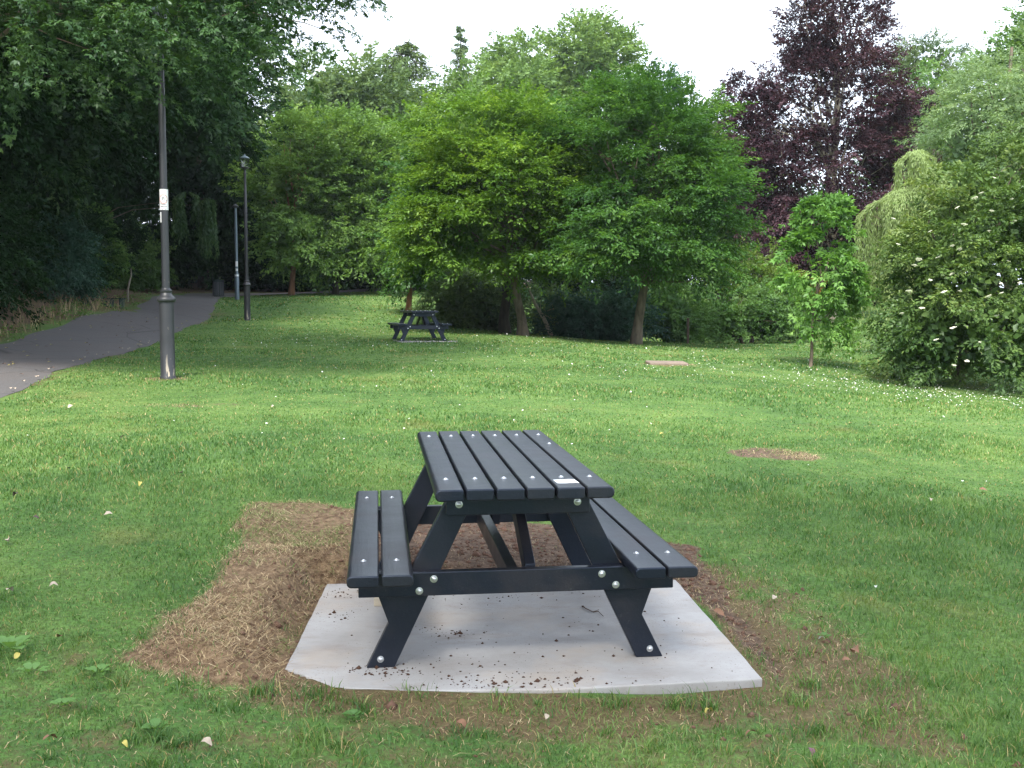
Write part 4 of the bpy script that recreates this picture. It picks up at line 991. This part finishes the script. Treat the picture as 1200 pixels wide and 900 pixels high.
# copper beech
X, Yd, Z0 = foot(975, 45)
tree('copper_beech_tree', 'tall copper beech with dark purple leaves and pale bare limbs', 'tree', X, Yd,
     [lobe(920, 1035, -45, 110, 45, X, Z0, 1.9), lobe(895, 1055, 60, 200, 45, X, Z0, 2.5), lobe(865, 960, 140, 260, 45, X, Z0, 2.0), lobe(880, 1080, 150, 290, 45, X, Z0, 2.8), lobe(885, 960, 230, 345, 44.5, X, Z0, 1.6, Y0=45), lobe(850, 930, 85, 160, 45, X, Z0, 1.0), lobe(845, 930, 150, 240, 45, X, Z0, 1.2), lobe(1000, 1085, 110, 240, 45, X, Z0, 1.6), lobe(950, 1060, 220, 330, 45, X, Z0, 2.2)],
     300, .5, 14, 40, .12, LM['beech'], M['bark_pale'], .15, 61, nb=75, flat=.7, droop=.25, srad=.42, core=3000, trunk_top=(-.1, 0, 13.0), kink=.05, sub=2, lim=.02, start=.2, up=.5)
# small purple crown behind the hornbeam
X, Yd, Z0 = foot(845, 58)
tree('copper_beech_tree', 'distant small copper beech showing between the dark hornbeam and the tall copper beech', 'tree', X, Yd,
     [lobe(815, 870, 150, 190, 58, X, Z0, 1.2), lobe(830, 900, 180, 260, 58, X, Z0, 1.4)],
     24, .6, 9, 28, .17, LM['beech'], M['bark_dark'], .2, 62, nb=10, flat=.6, droop=.2, srad=.5, core=300)

# sapling
X, Yd, Z0 = foot(950, 22)
X -= .0
tree('sapling_tree', 'young bright green maple-like sapling with a thin brown stem on the lawn', 'tree', X, Yd,
     [lobe(934, 994, 234, 300, 22, X, Z0, .45), lobe(924, 986, 268, 345, 22, X, Z0, .5), lobe(944, 1002, 295, 365, 22, X, Z0, .5), lobe(945, 990, 345, 398, 22, X, Z0, .32), lobe(950, 985, 230, 270, 22, X, Z0, .25)],
     70, .16, 8, 9, .12, LM['sapling'], M['bark'], .035, 63, nb=12, flat=.7, droop=.7, srad=.15, core=0, palm=True, fan=.8, trunk_top=(.25, 0, 3.1), kink=.2, lim=.004, up=.7, wid=.5, start=.3, jit=.35)

# right side: pale willow, weeping willow, elder
X, Yd, Z0 = foot(1180, 33)
tree('willow_tree', 'tall soft grey-green willow filling the upper right edge', 'tree', X, Yd,
     [lobe(1105, 1230, 70, 240, 33, X, Z0, 2.0), lobe(1090, 1190, 130, 290, 32.5, X, Z0, 1.8, Y0=33), lobe(1160, 1290, 35, 240, 33.5, X, Z0, 2.2, Y0=33)],
     90, .6, 14, 38, .12, LM['willow'], M['bark'], .25, 64, nb=20, flat=.9, droop=.5, srad=.42, core=2200, wid=.3, jit=.7)
def weeping(name, label, px, d, arches, seed, mat, leaf=.09, fx=None, wl=.26):
    X, Yd, Z0 = foot(px, d)
    if fx is not None: X, Z0 = fx, gz(fx, d)
    r = np.random.RandomState(seed); root = empty(name, (X, Yd, Z0)); tag(root, label, 'tree')
    mb = MB(); f = Foliage()
    topz = max(ray(a[0], a[1], d)[2] for a in arches)-Z0
    mb.tube([(0, 0, -.2), (.1, 0, topz*.35), (-.05, 0, topz*.62)], [.16, .12, .05], 9)
    for (ax, ay, w, botpy, n) in arches:
        cx, _, cz = ray(ax, ay, d); cx -= X; cz -= Z0; W = w*d/F; zb = ray(ax, botpy, d)[2]-Z0
        nt_s = max(6, n//7); ta = r.uniform(0, 2*math.pi, nt_s); tr = np.sqrt(r.uniform(.02, 1, nt_s)); tl = r.uniform(.45, 1, nt_s); tc_ = r.normal(size=nt_s)*.16
        for i in range(n):
            ti = i % nt_s; a = ta[ti]+r.normal()*.10; rr = tr[ti]*W*(1+r.normal()*.05)
            px_, py_ = cx+rr*math.cos(a), rr*math.sin(a)*.9
            z0 = cz-(rr/W)**2*.42*W*1.6+r.normal()*.05; z1 = max(zb+r.uniform(-.3, .5), .25)
            z1 = z0-(z0-z1)*np.clip(tl[ti]+r.normal()*.1, .2, 1); z0 += tc_[ti]*W*.5
            if (i % 30 == 0 and n > 200) or i == 3: mb.tube([(0, 0, topz*.5), ((px_)*.5, py_*.5, z0-.35), (px_, py_, z0-.12)], [.03, .018, .006], 4, cap=False)
            m_ = max(3, int(rr*.8/.035)); s_ = np.linspace(.25, 1, m_)
            Pa = np.c_[cx+s_*rr*math.cos(a), s_*rr*math.sin(a)*.9, cz-(s_*rr/W)**2*.42*W*1.6+.03*r.normal(size=m_)]
            f.add(Pa, norm(np.c_[np.full(m_, math.cos(a)), np.full(m_, math.sin(a)), np.full(m_, -.8)]+r.normal(size=(m_, 3))*.3), norm(np.array([0, 0, 1])+r.normal(size=(m_, 3))*.5), leaf*r.uniform(.6, 1.2, m_), np.clip(.55+r.normal(size=m_)*.15, 0, 1), wl)
            m = int((z0-z1)/.035)
            t = np.linspace(0, 1, max(m, 3)); sw = r.normal(size=2)*.12
            P = np.c_[px_+sw[0]*t+.02*r.normal(size=len(t)), py_+sw[1]*t+.02*r.normal(size=len(t)), z0+(z1-z0)*t]
            A = norm(np.c_[r.normal(size=len(t))*.35, r.normal(size=len(t))*.35, -np.ones(len(t))])
            f.add(P, A, rdir(r, len(t)), leaf*r.uniform(.6, 1.2, len(t)), np.clip(.5+r.normal(size=len(t))*.12+tc_[ti], 0, 1), wl)
    mb.build('trunk', M['bark'], root, True); f.build('crown', mat, root)
weeping('weeping_willow_tree', 'yellow-green weeping willow hanging in curtains behind the elder bush', 1062, 27,
        [(1076, 178, 24, 330, 230), (1036, 236, 30, 372, 240), (1100, 200, 42, 330, 300), (1060, 222, 38, 380, 260)], 65, LM['weep'], .12, wl=.20)
X, Yd, Z0 = foot(1125, 21.3)
el = tree('elder_bush', 'big elder bush dotted with flat cream flower heads at the right edge', 'bush', X, Yd,
     [lobe(1055, 1180, 255, 400, 20.5, X, Z0, 1.2, Y0=21.3), lobe(1036, 1130, 335, 456, 20.3, X, Z0, 1.0, Y0=21.3), lobe(1100, 1260, 330, 462, 19.8, X, Z0, 1.3, Y0=21.3), lobe(1075, 1250, 180, 330, 21, X, Z0, 1.3, Y0=21.3), lobe(1150, 1330, 120, 420, 21, X, Z0, 1.8, Y0=21.3)],
     150, .30, 14, 30, .085, LM['elder'], M['bark'], .09, 66, nb=30, flat=.7, droop=.35, srad=.2, core=5000, trunk_top=(.2, 0, 2.6), zmin=.15, jit=.5, kink=.1)
r = np.random.RandomState(5)
mb = MB()
for i in range(34):
    a = r.uniform(0, 6.28); q = math.sqrt(r.uniform(0, 1))*.075
    mb.lathe([(.004, 0), (.013, .004), (.015, .010), (.007, .016)], 6, (q*math.cos(a), q*math.sin(a), .01*math.cos(q*20)))
for i in range(5): mb.tube([(0, 0, -.03), (.04*math.cos(i*1.26), .04*math.sin(i*1.26), 0)], [.003, .002], 4)
M['cream'] = plain('cream_flower', (.72, .70, .55), .8, 0, .1)
fh = mb.build('flower_head', M['cream'], el)
fpx = [(1165, 207), (1150, 225), (1143, 231), (1122, 242), (1188, 258), (1167, 283), (1116, 287), (1125, 291), (1137, 280), (1162, 246), (1077, 303), (1072, 310), (1115, 320), (1106, 341), (1047, 255), (1052, 285), (1090, 327), (1125, 340),
       (1159, 346), (1174, 342), (1173, 331), (1128, 362), (1138, 363), (1168, 369), (1190, 383), (1117, 383), (1132, 381), (1057, 366), (1118, 427), (1133, 422), (1097, 397), (1174, 423), (1182, 305), (1142, 300), (1065, 340), (1100, 300),
       (1186, 232), (1195, 330), (1150, 400), (1090, 270), (1080, 360), (1180, 400), (1160, 270), (1130, 262)]
for i, (px, py) in enumerate(fpx):
    o = fh if i == 0 else fh.copy()
    if i: C.objects.link(o); o.parent = el
    # sits on the outer leaves on the lawn side of the bush
    dd = 20.55-1.15*math.sqrt(max(.05, 1-((px-1125)/105)**2*.7))-(.35 if py > 330 else .0)
    p = ray(px, py, dd); o.location = (p[0]-X, dd-Yd, p[2]-Z0-.02); o.rotation_euler = (r.uniform(.1, .5), r.uniform(-.3, .3), r.uniform(0, 6)); s_ = r.uniform(.4, .75); o.scale = (s_, s_, s_)

# hedges and shrubs along the far side
def shrub(name, label, cat, px, d, lobes, seed, mat, n=40, crad=.35, leaf=.10, nspray=12, per=28, srad=.28, core=1200, bark='bark_dark', **kw):
    X, Yd, Z0 = foot(px, d)
    lo = [lobe(*l[:4], d+(l[4] if len(l) > 4 else 0), X, Z0, Y0=d, depth=(l[5] if len(l) > 5 else None)) for l in lobes]
    a = dict(flat=.7, droop=.2, nb=14, jit=.6, kink=.1, start=.1); a.update(kw)
    return tree(name, label, cat, X, Yd, lo, n, crad, nspray, per, leaf, mat, M[bark], .07, seed, srad=srad, core=core, **a)
shrub('hedge', 'light green hedge of leafy shrubs right of the dark hornbeam trunk', 'hedge', 870, 37, [(805, 880, 345, 406, 0, 1.1), (850, 945, 340, 404, 0, 1.1), (790, 830, 352, 408, 0, 1.)], 71, LM['hedge'], n=70, core=2600)
shrub('bush', 'yellow-green bush rising above the light green hedge', 'bush', 880, 39.5, [(845, 925, 300, 350, 0, 1.1), (870, 940, 318, 360, 0, 1.1)], 72, LM['yellowish'], n=36)
shrub('bush', 'dark rounded bush between the two hornbeam trunks', 'bush', 700, 35, [(640, 735, 348, 408, 0, 1.2), (690, 760, 340, 408, 0, 1.2)], 73, LM['bluish'], n=46, core=2600)
shrub('bush', 'dark bush just right of the pale mottled hornbeam trunk', 'bush', 778, 36, [(750, 815, 335, 408, 0, 1.2)], 74, LM['hedge'], n=30, core=1500)
shrub('conifer_bush', 'spreading dark fir-like bush behind the far picnic table', 'bush', 550, 37, [(515, 590, 322, 396, 0, 1.2), (560, 610, 335, 398, .8, 1.), (505, 550, 340, 392, 0, .8)], 75, LM['conifer'], n=46, core=1600, wid=.28, flat=.4, droop=.4, leaf=.14)
shrub('bush', 'pale feathery bush above the fir-like bush', 'bush', 545, 41, [(520, 590, 305, 350, 0, 1.)], 76, LM['willow'], n=20)
shrub('bush', 'dead brown-leaved bush showing beside the sapling', 'bush', 937, 40, [(922, 950, 338, 360, 0, .5)], 77, leafmat('dead_brown_leaves', (.14, .065, .02), (.30, .16, .05)), n=12, core=100)
shrub('bush', 'dark hedge bush below the copper beech', 'bush', 1000, 56, [(930, 1010, 300, 368, 0, 2.0), (985, 1075, 310, 366, 6, 2.0)], 78, LM['dark'], n=50, leaf=.16, crad=.6, srad=.4)
shrub('bush', 'thin grey-green scrub round the leaning dead trunk', 'bush', 645, 37, [(610, 680, 345, 402, 0, 1.)], 79, LM['fardull'], n=22, core=250, nspray=8)
shrub('bush', 'low green bank of shrubs beyond the far lawn under the oaks', 'bush', 450, 64, [(300, 420, 300, 348, 0, 2.), (400, 520, 295, 352, 0, 2.), (480, 600, 300, 372, -4, 2.)], 80, LM['dark'], n=60, leaf=.18, crad=.7, srad=.5, core=2500)

# left: wall of trees beyond the path
LT = [(-13.6, 20, 'nearest dark tree of the shaded row left of the path', 0), (-14.6, 25.5, 'second dark tree of the shaded row left of the path', 1.2), (-15.4, 31.5, 'third dark tree of the shaded row left of the path', 2.6),
      (-17.0, 38, 'fourth dark tree of the shaded row left of the path', 3.4), (-18.8, 45, 'fifth dark tree of the shaded row left of the path', 4.2), (-21, 54, 'sixth dark tree of the shaded row, by the bend of the path', 3.0),
      (-17.5, 62, 'last dark tree of the shaded row, straight behind the litter bin', 0)]
for i, (x, y, lab, e) in enumerate(LT):
    k = 1+.05*i; ov = [(1.2+e*.8, 0, 7.6, 3.2+e*.35, 3.4, 3.0), (1+e, .3, 9.6, 2.6+e*.3, 3, 2.6)] if e else []
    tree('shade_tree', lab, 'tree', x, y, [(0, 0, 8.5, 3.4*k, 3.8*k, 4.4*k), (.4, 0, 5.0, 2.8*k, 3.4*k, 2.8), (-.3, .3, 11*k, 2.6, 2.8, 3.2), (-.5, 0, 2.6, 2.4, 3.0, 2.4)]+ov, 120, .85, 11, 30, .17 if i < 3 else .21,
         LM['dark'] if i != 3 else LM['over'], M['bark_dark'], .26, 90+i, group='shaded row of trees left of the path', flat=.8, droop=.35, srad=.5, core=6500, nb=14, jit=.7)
for i, (x, y, lb, mt, lab) in enumerate([
     (-12.9, 24.6, [(0, 0, 1.5, 1.6, 2.4, 1.7), (-.2, -1, 2.6, 1.5, 1.5, 1.2)], 'dark', 'dark shrub rising at the path edge on the far left'),
     (-13.9, 28.4, [(0, 0, 1.6, 1.3, 1.9, 2.0)], 'dark', 'dark ivy-covered shrub left of the blue-green bush'),
     (-14.3, 34.0, [(0, 0, 1.1, 1.0, 1.3, 1.1), (.1, .1, 1.7, .7, .9, .7)], 'bluish', 'blue-green rounded bush beside the path, left of the lamp post'),
     (-15.2, 37.5, [(0, 0, 1.5, 1.0, 1.6, 1.7)], 'dark', 'dark green shrub behind the low bench'),
     (-16.6, 41.5, [(0, 0, 1.5, 1.3, 2.6, 1.7)], 'hedge', 'green shrub along the shaded bank past the low bench'),
     (-18.0, 47, [(0, 0, 1.6, 1.4, 2.8, 1.7)], 'dark', 'dark shrub along the shaded bank before the bend'),
     (-18.2, 52.5, [(0, 0, 1.2, 1.3, 2.2, 1.5)], 'hedge', 'green shrub on the outside of the bend of the path'),
     (-18.6, 58.5, [(0, 0, 1.4, 1.8, 2.2, 1.7)], 'dark', 'dark shrub past the outside of the bend of the path'),
     (-21, 55, [(0, 0, 1.6, 2.6, 2.4, 1.7)], 'hedge', 'green shrub in the bend of the path left of the bin'),
     (-17.0, 65, [(0, 0, 1.7, 3.0, 2.0, 1.9), (4.5, 0, 1.5, 3.0, 1.8, 1.8)], 'hedge', 'long green shrub bank straight beyond the bin'),
     (-25, 60, [(0, 0, 2.0, 3.4, 2.0, 2.3)], 'dark', 'dark shrub closing the view where the path bends away'),
     (-30, 56, [(0, 0, 2.4, 3.4, 3.0, 2.6)], 'dark', 'dark shrub on the high bank beyond the bend of the path')]):
    tree('bush', lab, 'bush', x, y, lb, 34+int(8*lb[0][3]), .40, 12, 30, .10 if i < 4 else .14, LM[mt], M['bark_dark'], .06, 110+i, group='bushes along the left side of the path', flat=.7, droop=.3, srad=.28, core=1600, nb=6)
# the big overhanging tree, and an unseen tree added to shade the table
def bigtree(x, y, lab, lb, seed, n, leaf, mat, core, crad=.6, per=30, nsp=13, palm=True, name='overhanging_tree', nb=34, srad=.32):
    r = np.random.RandomState(seed); z0 = gz(x, y)
    root = empty(name, (x, y, z0)); tag(root, lab, 'tree')
    lb = np.array(lb, float); cs = clumps_on_lobes(r, lb, n)
    wood(r, (0, 0, 0), (1.2, .2, 11), .38, .08, cs[cs[:, 2] > 6.4], nb, sub=3, lim=.014, start=.35, kink=.12).build('trunk', M['bark'], root, True)
    crown(r, cs, lb[0, :3]-np.array([0, 0, 1]), crad, nsp, per, leaf, flat=.6, droop=.4, srad=srad, core=core, corelobes=lb[:1], jit=.5, wid=.5, palm=palm).build('crown', mat, root)
bigtree(-11.0, 18.0, 'large maple-like tree whose leafy boughs hang over the path and the nearest lamp post',
        [(.5, .8, 9.0, 6.0, 5.0, 4.2), (4.6, .6, 8.0, 4.2, 3.2, 2.6), (6.4, 1.2, 7.6, 2.0, 2.2, 2.0), (5.6, -3.0, 4.7, 2.8, 1.2, .95), (5.0, -2.6, 5.6, 3.2, 1.4, .9), (6.9, -1.5, 5.9, 1.6, 1.2, .9), (2.8, -2.4, 4.9, 2.2, 1.4, 1.1), (3.0, -1.5, 6.2, 3.2, 1.8, 1.2)], 130, 560, .08, LM['over'], 6000)
bigtree(-2.2, -3.6, 'large unseen tree added behind the viewer to shade the near picnic table', [(0, 0, 9.5, 5.0, 4.0, 3.6), (1.2, .5, 8.0, 4.0, 3.4, 2.6)], 132, 100, .20, LM['over'], 500, 1.0, 18, 10, False, 'shade_tree', 24, .6)
st = [o for o in bpy.data.objects if o.name.startswith('shade_tree') and o.parent is None and 'group' in o.keys()]
for i, (x, y) in enumerate([(-19.5, 14), (-20.5, 21), (-21.5, 28.5), (-23, 36), (-24, 44), (-26, 53), (-15.5, 11)]):  # extra, mostly hidden trees added to block light from the row
    o = copy_tree(st[i % 5]); o.location = (x, y, gz(x, y)); o.rotation_euler = (0, 0, 2.5+i); o['label'] = 'dark tree added deeper in the wood to darken the shaded row left of the path'; o['group'] = 'added second rank of trees blocking light left of the path'
weeping('drooping_tree', 'light feathery drooping branches at the edge of the shaded trees', 232, 42, [(220, 226, 20, 296, 42), (243, 234, 13, 302, 34)], 131, LM['over'], .16, fx=-17.2, wl=.45)
# ------------------------------------------------------------------ camera, sky, sun
cam = bpy.data.cameras.new('camera'); cam.sensor_width = 36; cam.lens = F/1200*36; cam.clip_end = 3000; cam.clip_start = .05
co = link(bpy.data.objects.new('camera', cam)); co.location = (0, 0, CAMH); co.rotation_euler = (R(90)-PITCH, 0, 0); sc.camera = co
EL, AZ = R(50), R(192)      # AZ clockwise from +Y towards +X
sun = bpy.data.lights.new('sun', 'SUN'); sun.energy = 3.8; sun.angle = R(14); sun.color = (1, .95, .86)
so_ = link(bpy.data.objects.new('sun', sun)); so_.rotation_euler = (R(90)-EL, 0, math.pi-AZ)
wd = bpy.data.worlds.new('World'); sc.world = wd; wd.use_nodes = True; nt = wd.node_tree; nt.nodes.clear()
out = nt.nodes.new('ShaderNodeOutputWorld'); bg = nt.nodes.new('ShaderNodeBackground')
sky = nt.nodes.new('ShaderNodeTexSky'); sky.sky_type = 'NISHITA'; sky.sun_disc = False; sky.sun_elevation = EL; sky.sun_rotation = AZ; sky.air_density = 1.2; sky.dust_density = 3; sky.ozone_density = 1
tc = nt.nodes.new('ShaderNodeTexCoord')
cl = noise(nt, 1.6, 5, mul(nt, tc.outputs['Generated'], (1, 1, 2.2)), .55)
cf = ramp(nt, cl, [(.25, .80), (.6, .96)])
col = mixc(nt, cf, sky.outputs[0], (11.6, 12.9, 15.0))
nt.links.new(col, bg.inputs[0]); bg.inputs[1].default_value = .085; nt.links.new(bg.outputs[0], out.inputs[0])
sc.view_settings.view_transform = 'Standard'; sc.view_settings.look = 'None'; sc.view_settings.exposure = 1.12; sc.view_settings.gamma = 1
cy_ = sc.cycles; cy_.max_bounces = 6; cy_.diffuse_bounces = 3; cy_.glossy_bounces = 2; cy_.transmission_bounces = 3; cy_.transparent_max_bounces = 4; cy_.use_denoising = True
cy_.caustics_reflective = False; cy_.caustics_refractive = False
try: cy_.denoiser = 'OPENIMAGEDENOISE'
except Exception: pass

# the slight haze of a humid summer evening
V = [(x, y, z) for x in (-430, 430) for y in (-230, 640) for z in (-6, 34)]
hz = mesh_obj('haze', V, [(0, 1, 3, 2), (4, 6, 7, 5), (0, 4, 5, 1), (2, 3, 7, 6), (0, 2, 6, 4), (1, 5, 7, 3)], None)
m, nt, out = nodes('haze'); pv_ = N(nt, 'ShaderNodeVolumePrincipled'); pv_.inputs['Color'].default_value = (.86, .93, 1, 1); pv_.inputs['Density'].default_value = .0003; pv_.inputs['Anisotropy'].default_value = .3
L(nt, pv_.outputs[0], out.inputs['Volume']); hz.data.materials.append(m); tag(hz, 'thin pale haze over the park', 'haze', kind='stuff')
cy_.volume_bounces = 0
